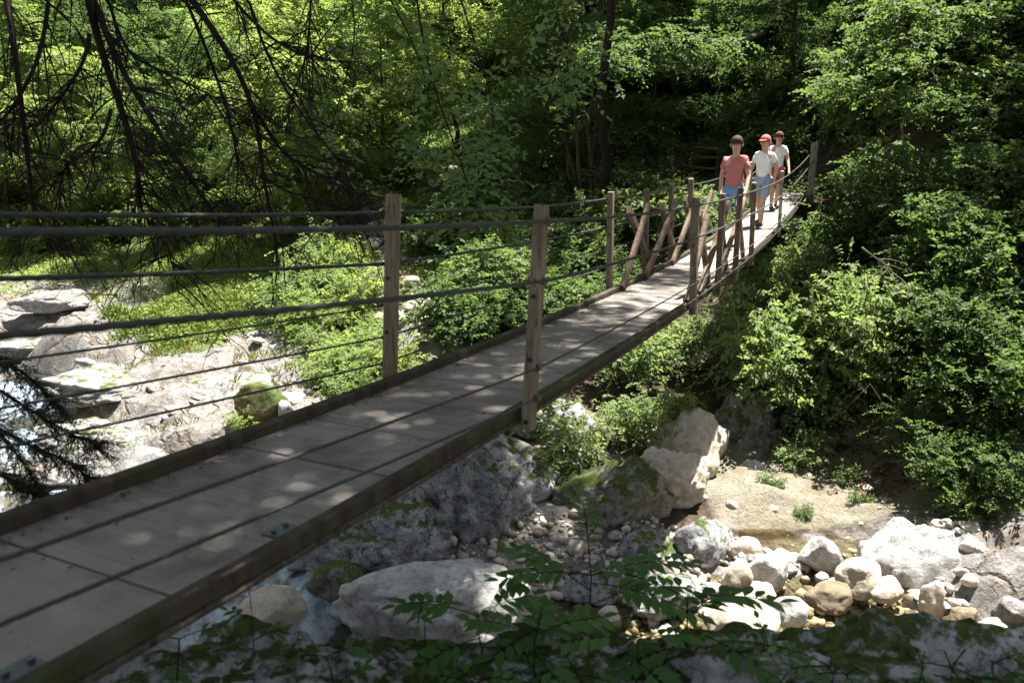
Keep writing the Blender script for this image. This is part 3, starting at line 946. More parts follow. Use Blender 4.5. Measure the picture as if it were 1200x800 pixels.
tag(scatter_cover('moss_tufts', 4500, (-2.4, 3.6), (1.9, 3.9), lambda x, y: np.clip(.1 + 1.3 * fbm(x * 1.3, y * 1.3, 3, 10), 0, 1), M['leaf_fore'], .045, .022, .05, 7, 37),
    'mossy tufts and small leaves over the near rock ledge', 'moss')

# ------------------------------------------------------------------ rocks
def rock_mesh(seed, size, cuts=9, rough=.12, sub=4, fine=.05, crag=0.0, peak=0.0):
    import bmesh
    rng = np.random.default_rng(seed)
    bm = bmesh.new()
    bmesh.ops.create_icosphere(bm, subdivisions=sub, radius=1.0)
    V = np.array([v.co[:] for v in bm.verts])
    for c in range(cuts):
        n = nrm(rng.normal(0, 1, 3)); d = rng.uniform(.52, .88)
        e = V @ n - d
        V -= np.where(e > 0, e * .86, 0)[:, None] * n[None, :]
    off = Vector(rng.uniform(-50, 50, 3))
    for i, p in enumerate(V):
        q = Vector(p)
        h = mnoise.fractal(q * 1.4 + off, 1.0, 2.1, 4) * rough + (abs(mnoise.noise(q * 3.3 + off)) - .2) * fine * 1.4 + mnoise.noise(q * 8 + off) * fine * .5
        if crag:
            q2 = q + mnoise.noise_vector(q * 1.7 + off) * .25
            h -= crag * (1 - abs(mnoise.noise(q2 * 1.9 + off)) * 2) ** 2 * .5 + crag * .35 * (1 - abs(mnoise.noise(q2 * 4.7 + off)) * 2) ** 2
        V[i] = p * (1 + h)
    if peak:
        k = 1 - peak * np.clip((V[:, 2] + .5) / 1.4, 0, 1)
        V[:, 0] = (V[:, 0] + .15) * k - .15; V[:, 1] *= k
    V = V * (np.array(size) / 2)
    for v, p in zip(bm.verts, V): v.co = p
    me = bpy.data.meshes.new('boulder'); bm.to_mesh(me); bm.free()
    me.polygons.foreach_set('use_smooth', [True] * len(me.polygons)); me.update()
    return me


def rock(name, seed, px, py, Y, wpx, hpx, depth, mat, label, rz=0., cat='rock', tilt=(0, 0), rough=.12, cuts=9, sub=4, group=None, fine=.05, crag=0.0, peak=0.0):
    c = P(px, py, Y)
    k = math.hypot(Y, c[2]) / F * 1.0
    me = rock_mesh(seed, (wpx * k * 1.06, depth, hpx * k * 1.12), cuts, rough, sub, fine, crag, peak)
    o = link(name, me, mat)
    o.location = c; o.rotation_euler = (tilt[0], tilt[1], rz)
    return tag(o, label, cat, group)


M['rock_wet'] = rock_mat('rock_wet', (.2, .165, .11), (.12, .095, .06), (.05, .04, .026), .5, 0, 1.6)
RT = M['rock_wet']
RW, RG, RD, RM, RS, RWm = M['rock_white'], M['rock_grey'], M['rock_dark'], M['rock_moss'], M['rock_slab'], M['rock_warm']
rock('boulder', 1, 505, 722, 7.4, 235, 120, 1.5, RW, 'big pale boulder in the stream behind the near saplings', .1, 'boulder', (0, -.05), .14, 9, 5, crag=.12)
rock('boulder', 2, 445, 640, 8.9, 215, 120, 1.5, RG, 'dark pitted grey rock beside the bridge edge, above the pale boulder', -.2, 'boulder', (0, -.1), .2, 7, 5, crag=.3)
rock('boulder', 3, 560, 592, 9.9, 190, 180, 1.8, RG, 'tall pitted grey rock behind the pale boulder', .4, 'boulder', (0, 0), .22, 7, 5, crag=.34)
rock('boulder', 4, 708, 590, 10.1, 165, 110, 1.5, RD, 'rounded grey boulder with mossy side in the middle under the bridge', .2, 'boulder', (0, .05), .16, 9, 5, crag=.2)
rock('boulder', 5, 778, 578, 10.6, 120, 95, 1.4, RWm, 'tan boulder whose top catches the sun next to the rounded grey boulder', .5, 'boulder', (0, 0), .2, 12, 5, crag=.25)
rock('rock_face', 6, 806, 530, 11.9, 100, 130, 1.4, RWm, 'upright sunlit rock face left of the bridge shadow', .2, 'rock', (0, .22), .14, 16, 5, crag=.15)
rock('rock_face', 7, 866, 530, 12.6, 100, 150, 1.6, RD, 'upright rock coloured dark for the bridge shadow under the far bushes', .6, 'rock', (0, .2), .24, 16, 5, crag=.4)  # the bridge shadow is put into the dark rock colour
rock('boulder', 8, 640, 500, 12.4, 120, 60, 1.4, RG, 'low grey rock under the deck behind the near post', .3, 'boulder', (0, 0), .2, 9, crag=.3)
rock('boulder', 9, 320, 722, 7.7, 72, 62, .7, RWm, 'rounded brownish boulder in the foaming water by the deck edge', .2, 'boulder')
rock('boulder', 10, 395, 690, 8.2, 70, 60, .8, RD, 'small dark wet boulder between the foam and the pale boulder', .2, 'boulder', crag=.2)
rock('boulder', 11, 690, 690, 8.2, 90, 50, .7, RG, 'grey stone under the sapling leaves beside the pebbles', .1, 'boulder', crag=.2)
rock('boulder', 12, 826, 640, 9.0, 80, 70, .9, RG, 'shaded grey block at the left edge of the sunlit stones', .4, 'boulder', (0, 0), .16, 14, crag=.2)
rock('boulder', 13, 785, 695, 7.9, 100, 60, .8, RG, 'grey angular stone in shade left of the cream block', .9, 'boulder', (0, 0), .16, 14, crag=.2)
rock('boulder', 14, 760, 645, 8.9, 80, 45, .8, RG, 'low grey stone between the mossy boulder and the shaded block', .3, 'boulder', (0, 0), .16, 14, crag=.2)
# sunlit stones of the stream bed, bottom right
stones = [(962, 650, 9.1, 52, 50, RW, 'rounded white stone, the largest single one in the sunlit stream bed'), (866, 644, 9.3, 42, 28, RWm, 'white wedge stone beside the shaded grey block'),
          (864, 676, 8.9, 38, 40, RWm, 'square white stone under the white wedge stone'), (903, 668, 9.0, 58, 48, RW, 'broad white rock left of the rounded white stone'),
          (872, 730, 8.0, 80, 78, RWm, 'large cream block with a dark hollow at the edge of the shade'), (924, 716, 8.2, 46, 38, RW, 'white blocky stone in the middle of the shallow water'),
          (893, 692, 8.6, 40, 24, RWm, 'flat white stone between the broad white rock and the cream block'), (927, 747, 7.8, 24, 18, M['stone'], 'small tan stone below the white blocky stone'),
          (951, 751, 7.75, 24, 22, RW, 'small white angular stone at the rim of the near ledge'), (962, 676, 8.9, 18, 12, RW, 'tiny white stone under the rounded white stone'),
          (1008, 676, 9.1, 60, 40, RWm, 'layered pale ledge at the foot of the white slab'), (1091, 704, 8.6, 38, 46, RWm, 'yellowish upright stone against the white slab'),
          (1095, 738, 7.9, 40, 24, M['stone'], 'oval grey stone in the brown shallows'), (1158, 745, 7.7, 46, 50, M['stone'], 'upright egg shaped stone in the water near the right edge'),
          (1185, 715, 8.0, 46, 40, RS, 'pale slab stone at the right edge of the stream'), (975, 700, 8.5, 62, 24, RT, 'flat brown wet rock awash in the middle of the shallows'),
          (880, 560, 11.6, 44, 60, RW, 'cracked pale rock where the bridge shadow meets the sand'), (1060, 735, 8.0, 38, 20, RT, 'brown stone half under water beside the oval stone'),
          (1035, 690, 8.8, 44, 24, RWm, 'flat white stone below the left foot of the slab'), (1130, 722, 8.1, 40, 26, RT, 'dark wet stone behind the egg shaped stone')]
for i, (px, py, Y, w, h, mt, lb) in enumerate(stones):
    k_ = 9 / F
    Y = Y if py < 600 else Yz(py + h * .15, -5.03)
    rock('stone', 100 + i, px, py, Y, w, h, w * k_ * .9, mt, lb, random.uniform(0, .8), 'stone', sub=4, cuts=11, rough=.12, fine=.035, crag=.06)
rock('rock_slab', 140, 1082, 690, 8.6, 270, 215, 1.7, RW, 'big white slab sloping up to a point above the sunlit stones', .1, 'slab', (-.1, .0), .1, 12, 5, crag=.12, peak=.75)
for (px, py, sc_) in ((905, 575, .2), (985, 560, .26), (1010, 590, .18), (940, 600, .14)):
    shrub('f', px, py, Yz(py, -4.98), sc_ * .9, LM, 'tiny green tuft growing on the sandy earth above the white stones', 'tiny tufts on the sandy earth', 'tuft', -.03)
for i in range(26):
    px = random.uniform(870, 1060); y = random.uniform(9.4, 11.4); x = (px - 600) / F * y / CP
    if i == 0: em = [rock_mesh(360 + q, (.34, .28, .2), 12, .12, 3, .05, .1) for q in range(3)]
    o = link('earth_stone', em[i % 3], RWm, None, (x, y, gz(x, y) - .01)); o.rotation_euler = (random.uniform(-.3, .3), random.uniform(-.3, .3), random.uniform(0, 6))
    s = random.choice([.2, .3, .5, .8]); o.scale = (s, s, s)
    tag(o, 'stone half buried in the sandy earth under the bushes', 'stone', 'stones buried in the sandy earth')
# left bank
rock('boulder', 150, 306, 474, 12.2, 62, 50, .9, M['rock_brown'], 'brown mossy boulder at the edge of the pale slab', .2, 'boulder')
rock('stone', 151, 334, 480, 12.0, 24, 22, .3, RW, 'round white stone right of the mossy boulder', .2, 'stone', sub=3)
LS = [(190, 520, 12.0, 300, 70, 1.8, RS, 'long pale slab beside the far kerb of the bridge', .3), (120, 440, 14.5, 190, 40, 2.2, RS, 'smooth pale slab in the middle of the sunlit bank', .5),
      (270, 445, 14.3, 150, 34, 1.6, RS, 'cracked pale slab in front of the low shrubs', .2), (60, 345, 22, 85, 34, 1.6, RS, 'white ledge rock beside the far water', .3),
      (40, 395, 18, 110, 40, 2.0, RS, 'broad white rock on the far left bank', .1), (170, 287, 29, 60, 24, 1.4, RW, 'pinkish white rock at the back of the grassy flat', .4),
      (95, 500, 12.8, 130, 44, 1.5, RS, 'pale rock rising from the water behind the spruce spray', .1), (215, 380, 18.5, 70, 20, 1.0, RS, 'low stone outcrop in the grass', .4),
      (20, 330, 25, 80, 36, 2, RS, 'far white rock bank at the left edge', .1), (110, 320, 26, 60, 22, 1, RS, 'small ledge of pale rock beside the far grass', .3), (340, 240, 33, 70, 26, 2, RWm, 'pale rock patch among the trees at the back of the flat', .1)]
for i, (px, py, Y, w, h, dp, mt, lb, rz) in enumerate(LS):
    py += h * .2
    rock('rock_slab' if w > 100 else 'boulder', 160 + i, px, py, Y, w, h * .75, dp, mt, lb, rz, 'slab' if w > 100 else 'boulder', (.06, .02), .14, 14, 5, crag=.14)
rock('rock_slab', 180, 530, 205, 26.5, 60, 26, 2.0, RWm, 'flat pale rock with a grassy top behind the far post', .1, 'slab')
for i in range(46):
    if i == 0: lm_ = [rock_mesh(340 + q, (.42, .34, .2), 12, .14, 3, .05, .15) for q in range(5)]
    x = random.uniform(-9.5, -2.6); y = random.uniform(11.4, 17.5)
    o = link('bank_stone', lm_[i % 5], RS if i % 3 else RWm, None, (x, y, gz(x, y) + .02)); o.rotation_euler = (random.uniform(-.2, .2), random.uniform(-.2, .2), random.uniform(0, 6))
    s = random.choice([.3, .45, .6, .9, 1.3]); o.scale = (s, s, s)
    tag(o, 'broken stone lying on the pale bedrock of the left bank', 'stone', 'broken stones on the left bank')
# stones of the gully
for i in range(38):
    u = random.random() ** .8
    j = min(int(u * 4), 3); f = u * 4 - j
    x = GULLY[j][0] * (1 - f) + GULLY[j + 1][0] * f + random.gauss(0, .32); y = GULLY[j][1] * (1 - f) + GULLY[j + 1][1] * f + random.gauss(0, .3)
    if i == 0: gm = [rock_mesh(300 + q, (.5, .42, .3), 8, .1, 3) for q in range(4)]
    o = link('gully_stone', gm[i % 4], RWm, None, (x, y, gz(x, y) + .05)); o.rotation_euler = (random.uniform(-.3, .3), random.uniform(-.3, .3), random.uniform(0, 6))
    s = random.uniform(.4, 1.3); o.scale = (s, s, s)
    tag(o, 'pale stone lying in the dry gully between the green banks', 'stone', 'stones in the dry gully')
# loose stones of the stream bed
sm = [rock_mesh(320 + q, (.3, .25, .19), 6, .08, 3, .03) for q in range(5)]
for i in range(75):
    Y = random.uniform(7.2, 9.4)
    px = random.uniform(840, 1200) if i < 52 else random.uniform(640, 830)
    x = (px - 600) / F * Y / CP
    o = link('bed_stone', sm[i % 5], M['stone'] if i % 3 else RWm, None, (x, Y, gz(x, Y) + .03)); o.rotation_euler = (random.uniform(-.3, .3), random.uniform(-.3, .3), random.uniform(0, 6))
    s = random.choice([.35, .5, .6, .8, 1.2]); o.scale = (s, s, s)
    tag(o, 'loose rounded stone lying on the stony stream bed', 'stone', 'loose stones of the stream bed')


def pebbles():
    rng = np.random.default_rng(5)
    import bmesh
    bm = bmesh.new(); bmesh.ops.create_icosphere(bm, subdivisions=1, radius=1)
    base = np.array([v.co[:] for v in bm.verts]); F_ = np.array([[v.index for v in f.verts] for f in bm.faces]); bm.free()
    n = 3600
    x = rng.uniform(-1.5, 5.2, n); y = rng.uniform(5.6, 9.7, n); y = np.where(x > 2.2, np.minimum(y, 9.3 - rng.uniform(0, 2.6, n) ** 1.2 * .6), y); z = ground(x, y)
    s = .02 + .075 * rng.uniform(0, 1, n) ** 2.2
    q = rng.uniform(.6, 1.3, (n, 1, 3)) * np.array([1, 1, .65])
    a = rng.uniform(0, 6.28, n); c, sn = np.cos(a), np.sin(a)
    b = base[None] * (1 + rng.normal(0, .12, (n, len(base), 1))) * q * s[:, None, None]
    X = b[..., 0] * c[:, None] - b[..., 1] * sn[:, None] + x[:, None]; Y = b[..., 0] * sn[:, None] + b[..., 1] * c[:, None] + y[:, None]
    Z = b[..., 2] + (z + s * .3)[:, None]
    V = np.stack([X, Y, Z], -1).reshape(-1, 3)
    Fa = (F_[None] + (np.arange(n) * len(base))[:, None, None]).reshape(-1, 3)
    me = bpy.data.meshes.new('pebbles'); me.vertices.add(len(V)); me.loops.add(Fa.size); me.polygons.add(len(Fa))
    me.vertices.foreach_set('co', V.astype(np.float32).ravel()); me.loops.foreach_set('vertex_index', Fa.astype(np.int32).ravel())
    me.polygons.foreach_set('loop_start', np.arange(0, Fa.size, 3, dtype=np.int32)); me.polygons.foreach_set('use_smooth', np.ones(len(Fa), dtype=bool))
    me.update(calc_edges=True)
    m, nt, out = newmat('pebble'); t = NT(nt); g = t.n('ShaderNodeNewGeometry')
    col = t.ramp(g.outputs['Random Per Island'], [(0, (.14, .12, .09)), (.4, (.3, .26, .2)), (.75, (.42, .39, .34)), (1, (.55, .52, .48))])
    t.bsdf(out, col, .75, .3)
    tag(link('pebbles', me, m), 'pebbles filling the stream bed between the boulders', 'pebbles', kind='stuff')


pebbles()
# near ledge rocks
for i, (px, py, Y, w, h, dp, lb) in enumerate([(330, 805, 2.75, 300, 110, .6, 'mossy pitted rock at the bottom edge, nearest the bridge'), (600, 808, 2.8, 330, 110, .6, 'mossy ledge rock under the near saplings'),
                                               (860, 808, 2.75, 290, 110, .6, 'dark mossy rock at the bottom edge, below the cream block'), (1090, 805, 2.7, 300, 120, .7, 'smooth grey mossy rock at the bottom right corner'),
                                               (460, 782, 3.0, 170, 60, .4, 'small pitted rock behind the thin seedling'), (740, 786, 3.0, 190, 60, .4, 'small mossy rock right of the tallest sapling'),
                                               (975, 782, 3.0, 210, 64, .45, 'low dark rock on the rim of the ledge'), (215, 800, 2.6, 170, 70, .4, 'small rock in the corner under the deck edge'),
                                               (1180, 790, 2.9, 160, 70, .4, 'rock at the right end of the near ledge')]):
    rock('ledge_rock', 200 + i, px, py, Y, w * 1.1, h * 1.25, dp, RM, lb, random.uniform(-.2, .2), 'rock', rough=.2, sub=5, crag=.3, cuts=12, fine=.09)

# ------------------------------------------------------------------ the bridge
br = empty('suspension_footbridge', B(10, -2.0), 0, 'long sagging wooden plank footbridge with wire rope railings across the gorge', 'footbridge')
SIDE = Vector((NX, NY, 0)); ALONG = Vector((DX, DY, 0))
_built = []


def bpart(mb, name, mat, parent=None, smooth=False, label=None):
    """a bridge part: geometry given in world space, stored relative to its parent"""
    par = parent or br
    off = Vector(br.location)
    mb.v = [tuple(Vector(v) - off) for v in mb.v]
    o = mb.build(name, mat, par, smooth)
    if label: o['label'] = label
    return o


S_A, S_E = -4.2, 21.0
rng = random.Random(3)
mb = MB()
s = S_A
i = 0
while s < S_E:
    ln = .51 + rng.uniform(-.03, .03)
    gap = .013 if i % 3 else .008
    # each deck panel: slightly uneven
    h1, h2 = rng.uniform(-.004, .004), rng.uniform(-.004, .004)
    n0, n1 = NF + .02, NN - .052
    m_ = 5
    top = []; bot = []
    for q in range(2):
        ss = s + q * (ln - gap)
        for w in range(m_ + 1):
            nn = n0 + (n1 - n0) * w / m_
            top.append(B(ss, nn, (h1, h2)[q]))
            bot.append(B(ss, nn, -.035))
    vs = top + bot; K = m_ + 1
    fs = []
    for w in range(m_):
        fs.append((w, w + 1, K + w + 1, K + w)); fs.append((2 * K + w + 1, 2 * K + w, 3 * K + w, 3 * K + w + 1))
        fs.append((w + 1, w, 2 * K + w, 2 * K + w + 1)); fs.append((K + w, K + w + 1, 3 * K + w + 1, 3 * K + w))
    fs.append((0, K, 3 * K, 2 * K)); fs.append((K - 1 + K, K - 1, 2 * K + K - 1, 3 * K + K - 1))
    mb.add(vs, fs)
    s += ln; i += 1
bpart(mb, 'deck', M['deck'])


def strip(n0, n1, h0, h1, mat, name, step=.6, sa=S_A, se=S_E, jitter=.004):
    mb = MB(); vs = []; fs = []
    ns = int((se - sa) / step)
    c = .008
    prof = [(n0, h0), (n1, h0), (n1, h1 - c), (n1 - c, h1), (n0 + c, h1), (n0, h1 - c)]
    m = len(prof)
    for i in range(ns + 1):
        ss = sa + (se - sa) * i / ns
        j = rng.uniform(-jitter, jitter)
        for (n, h) in prof: vs.append(B(ss, n + j, h + j))
    for i in range(ns):
        for k in range(m):
            k2 = (k + 1) % m
            fs.append((i * m + k, (i + 1) * m + k, (i + 1) * m + k2, i * m + k2))
    fs.append(tuple(range(m))); fs.append(tuple(ns * m + k for k in range(m))[::-1])
    mb.add(vs, fs)
    return bpart(mb, name, mat)


strip(NF, NF + .06, .004, .055, M['wood_kerb'], 'kerb')
strip(NN - .05, NN, -.02, .035, M['wood_kerb'], 'kerb')
strip(NN - .2, NN - .1, -.11, -.038, M['wood_old'], 'stringer')
strip(NF + .05, NF + .15, -.11, -.038, M['wood_old'], 'stringer')
strip(NN - .012, NN + .016, -.04, -.022, M['wood_old'], 'edge_rail')
for ss in np.arange(-3.6, 20.8, 1.2):
    mb = MB(); a = B(ss, NF + .03, -.152); b_ = B(ss, NN - .22, -.152)
    mb.beam(a, b_, (0, 0, 1), .09, .08)
    bpart(mb, 'crossbeam', M['wood_old'])

PN, PF = NN + .06, NF - .055
near_posts = [((635, 240), (619, 466), .068), ((815, 232), (813, 347), .075), ((847, 227), (842, 327), .07), ((868, 220), (862, 310), .07), ((884, 214), (881, 293), .07), ((918, 188), (915, 247), .06)]
far_posts = [((461, 226), (456, 443), .075), ((716, 225), (714, 342), .07), ((758, 222), (756, 320), .07), ((787, 216), (786, 303), .07), ((810, 208), (809, 292), .08), ((880, 190), (879, 252), .06)]
POSTN = []; POSTF = []
for lst, n, acc in ((near_posts, PN, POSTN), (far_posts, PF, POSTF)):
    for (t, b_, w) in lst:
        s1, z1 = on_plane(t[0], t[1], n); s0, z0 = on_plane(b_[0], b_[1], n)
        z1 = max(min(z1 - dz(s0), 1.1), .95)
        acc.append((s0, s1, z1, w))
# one more pair behind the camera's left, where the ropes run on
POSTN.insert(0, (-1.1, -1.1, 1.05, .07)); POSTF.insert(0, (-.9, -.9, 1.05, .07))
mats_post = [M['wood_post'], M['wood_post'], M['wood_post'], M['wood_lath'], M['wood_lath'], M['wood_lath'], M['wood_grey']]
for acc, n, out in ((POSTN, PN, 1), (POSTF, PF, -1)):
    for q, (s0, s1, h, w) in enumerate(acc):
        mb = MB()
        a = Vector(B(s0, n, -.07)); b_ = Vector(B(s0, n, h)) + ALONG * (s1 - s0)
        mb.beam(a, b_, SIDE, w * .9, w, .006, 6, .02)
        po = bpart(mb, 'post', mats_post[min(q, 6)])
        for hb in (.3, .62, -.02):
            mb = MB(); c = a.lerp(b_, (hb + .07) / (h + .07))
            for sg in (1, -1):
                mb.tube([c + ALONG * -(w * .5 - .002), c + ALONG * -(w * .5 + .012)], .011, 8)
            bpart(mb, 'bolt', M['iron'], po)
# end posts: two stout weathered posts at the far bank
for n, px in ((PN + .04, 0), (PF - .04, 0)):
    mb = MB()
    a = Vector(B(21.15, n, -.55)); b_ = Vector(B(21.15, n, 1.28)) + ALONG * .06
    mb.beam(a, b_, SIDE, .17, .2, .015, 8, .03)
    po = bpart(mb, 'end_post', M['wood_grey'])
    mb = MB(); mb.beam(Vector(B(21.9, n + .02, -.55)), Vector(B(21.25, n + .01, .75)), SIDE, .1, .12, .01, 3)
    bpart(mb, 'brace', M['wood_grey'])
# wire ropes, hung from post to post with a little sag
def rope(acc, n, hl, h, r, sag, end_h):
    """hl: height at the first post of the list, h: at all the others"""
    pts = []
    stops = [(-4.0, hl + .03)] + [(s0 + (s1 - s0) * (h + .07) / (hh + .07), hl if q == 0 else min(h, hh - .04)) for q, (s0, s1, hh, w) in enumerate(acc)] + [(21.15, end_h)]
    for (sa, ha), (sb, hb) in zip(stops[:-1], stops[1:]):
        m = max(4, int((sb - sa) * 3))
        for i in range(m):
            u = i / m
            p = Vector(B(sa, n, ha)).lerp(Vector(B(sb, n, hb)), u); p.z -= sag * (sb - sa) ** 2 * 4 * u * (1 - u) / 24
            pts.append(p)
    pts.append(Vector(B(21.15, n, end_h)))
    # three strands laid round each other
    fine = []
    for a, b in zip(pts[:-1], pts[1:]):
        L = (b - a).length; near = min(a.length, b.length) < 9
        m = max(1, int(L / (.012 if near else .12)))
        fine += [a.lerp(b, q / m) for q in range(m)]
    fine.append(pts[-1])
    K = 9; vs = []; fs = []; dist = 0.0
    for i, p in enumerate(fine):
        tq = (fine[min(i + 1, len(fine) - 1)] - fine[max(i - 1, 0)]).normalized()
        a = tq.cross(Vector((0, 0, 1))).normalized(); b = a.cross(tq)
        if i: dist += (p - fine[i - 1]).length
        for k in range(K):
            th = 2 * PI * k / K
            rr = r * (1 + .16 * math.cos(3 * th - dist * 2 * PI * 3 / (r * 22)))
            vs.append(p + a * math.cos(th) * rr + b * math.sin(th) * rr)
    for i in range(len(fine) - 1):
        for k in range(K):
            k2 = (k + 1) % K
            fs.append((i * K + k, i * K + k2, (i + 1) * K + k2, (i + 1) * K + k))
    mb = MB(); mb.add(vs, fs)
    return bpart(mb, 'rope', M['rope'], None, True)


RH = ((1.06, 1.0, .0095, .04, 1.15), (.93, .7, .0095, .03, .85), (.48, .26, .0055, .02, .5), (.37, .1, .0055, .02, .3))
for acc, n, o in ((POSTN, PN, 1), (POSTF, PF, -1)):
    off = .045 * o
    for (hl, h, r, sg, eh) in RH:
        rope(acc, n + off, hl, h, r, sg, eh)
    if o < 0: rope(acc, n + off, .6, .45, .005, .02, .7)
    for (s0, s1, hh, w) in acc[1:4]:
        for h in (1.0, .7, .26, .1):
            mb = MB(); c = Vector(B(s0 + (s1 - s0) * (h + .07) / (hh + .07), n + off * .85, min(h, hh - .04)))
            mb.tube([c - ALONG * .022, c + ALONG * .022], [.017, .017], 8)
            mb.tube([c - SIDE * .012 * o - Vector((0, 0, .022)), c - SIDE * .012 * o + Vector((0, 0, .022))], .008, 6)
            bpart(mb, 'rope_clamp', M['iron'])
# crossed laths between the posts of the far middle part
def laths(acc, n, top):
    S = [a[0] for a in acc[2:6]]
    S = S + [S[-1] + (S[-1] - S[-2]) * .9]
    for i in range(4 if top > 0 else 3):
        L = S[i + 1] - S[i]
        a0, a1, b1 = ((.62, .6, .5), (.35, .68, .28))[top]
        for (sa, sb, d, lay) in ((max(S[0] + .05, S[i] - a0 * L), S[i] + a1 * L, 1, .031), (S[i] + 1.08 * L, S[i] + b1 * L, -1, -.031)):
            if sa > S[-1] - .02 or (i == 3 and d < 0): continue
            mb = MB()
            mb.beam(B(sa, n + lay, .03), B(sb, n + lay, .86 + rng.uniform(-.05, .05)), ALONG, .1, .052, .014, 4, .06)
            bpart(mb, 'lath', M['wood_lath'])


laths(POSTN, PN - .1, 0)
laths(POSTF, PF + .1, 1)
rgd = np.random.default_rng(12); m_ = 420
sv = rgd.uniform(-.5, 9, m_); nv_ = NF + .07 + np.abs(rgd.normal(0, .05, m_)); nv_[:60] = rgd.uniform(NF + .1, NN - .08, 60)
b_ = np.array([B(a, b, .008) for a, b in zip(sv, nv_)]); ang = rgd.uniform(0, 6.28, m_)
ax_ = np.stack([np.cos(ang), np.sin(ang), rgd.normal(.1, .2, m_)], 1); nm_ = rgd.normal(0, .3, (m_, 3)); nm_[:, 2] = 1
tag(link('leaf_debris', quads_mesh('leaf_debris', leaf_verts(b_, ax_, nm_, rgd.uniform(.012, .035, m_), rgd.uniform(.006, .018, m_)), m_), M['litter']),
    'brown leaf crumbs gathered along the far kerb of the deck', 'leaf litter', kind='stuff')
# small iron plates on the deck edge
for (px, py) in ((20, 773), (328, 619)):
    s0, _ = on_plane(px, py, NN - .11)
    mb = MB(); a = Vector(B(s0 - .05, NN - .11, .006)); mb.beam(a, Vector(B(s0 + .05, NN - .11, .006)), SIDE, .07, .008)
    for q in (-.03, .03):
        c = Vector(B(s0 + q, NN - .11, .01)); mb.tube([c, c + Vector((0, 0, .012))], .009, 6)
    bpart(mb, 'iron_plate', M['iron'])
# stone and timber abutment under the far end
mb = MB()
me = rock_mesh(77, (1.2, .9, 1.0), 9, .1)
o = link('boulder', me, RWm, None, B(20.9, -1.9, -.75)); tag(o, 'pale stone block carrying the far end of the bridge', 'boulder')

# ------------------------------------------------------------------ path fence and log steps on the slope
def rail_fence(pts, label, name='rail_fence', h=1.0):
    e = empty(name, (pts[0][0], pts[0][1], gz(*pts[0])), 0, label, 'fence')
    off = Vector(e.location)
    P3 = [Vector((x, y, gz(x, y))) for x, y in pts]
    for p in P3:
        mb = MB(); mb.tube([p - off + Vector((0, 0, -.3)), p - off + Vector((random.uniform(-.03, .03), 0, h))], [.07, .06], 8)
        mb.build('post', M['wood_old'], e)
    for hh in (.35, .68, .95):
        for a, b in zip(P3[:-1], P3[1:]):
            mb = MB(); mb.tube([a - off + Vector((0, -.07, hh - .02)), (a + b) / 2 - off + Vector((0, -.07, hh - .03)), b - off + Vector((0, -.07, hh))], .045, 6)
            mb.build('rail', M['wood_lath'], e)
    return e


rail_fence([(P(660, 200, 26.8)[0], 26.8), (P(700, 200, 26.5)[0], 26.5), (P(735, 200, 26.0)[0], 26.0), (P(770, 200, 25.6)[0], 25.6), (P(805, 200, 25.0)[0], 25.0), (P(840, 200, 24.2)[0], 24.2)],
           'weathered pole fence along the shaded path behind the bridge')
G5 = 'logs stacked up the slope'
for i, (pa, pb, Y) in enumerate((((838, 62), (898, 38), 30.5), ((838, 84), (880, 68), 30.2), ((842, 52), (905, 46), 31.2), ((846, 76), (868, 62), 30.0))):
    a, b = Vector(P(*pa, Y)), Vector(P(*pb, Y))
    mb = MB(); c = (a + b) / 2
    mb.tube([a - c, (b - a) * .02 + Vector((0, 0, .03)), b - c], [.13, .12, .1], 10)
    o = mb.build('log', M['wood_grey'], None, True); o.location = c
    tag(o, ['long weathered log slanting across the slope above the hikers', 'short log lowest on the slope above the hikers', 'topmost log lying on the dark slope', 'thin short log stub between the longer logs'][i], 'log', G5)

# ------------------------------------------------------------------ people
SKIN = flat_mat('skin', (.5, .31, .23), .55, .3, .1, 8)


def skin_mesh(name, verts, edges, radii, sub=2):
    me = bpy.data.meshes.new(name); me.from_pydata(verts, edges, []); me.update()
    o = bpy.data.objects.new(name, me); COL.objects.link(o)
    md = o.modifiers.new('s', 'SKIN'); md.use_smooth_shade = True
    sv = me.skin_vertices[0].data
    for i, r in enumerate(radii):
        sv[i].radius = r if hasattr(r, '__len__') else (r, r)
        sv[i].use_root = (i == 0)
    ms = o.modifiers.new('u', 'SUBSURF'); ms.levels = sub; ms.render_levels = sub
    dg = bpy.context.evaluated_depsgraph_get(); dg.update()
    r = bpy.data.meshes.new_from_object(o.evaluated_get(dg))
    bpy.data.objects.remove(o)
    r.polygons.foreach_set('use_smooth', [True] * len(r.polygons))
    return r


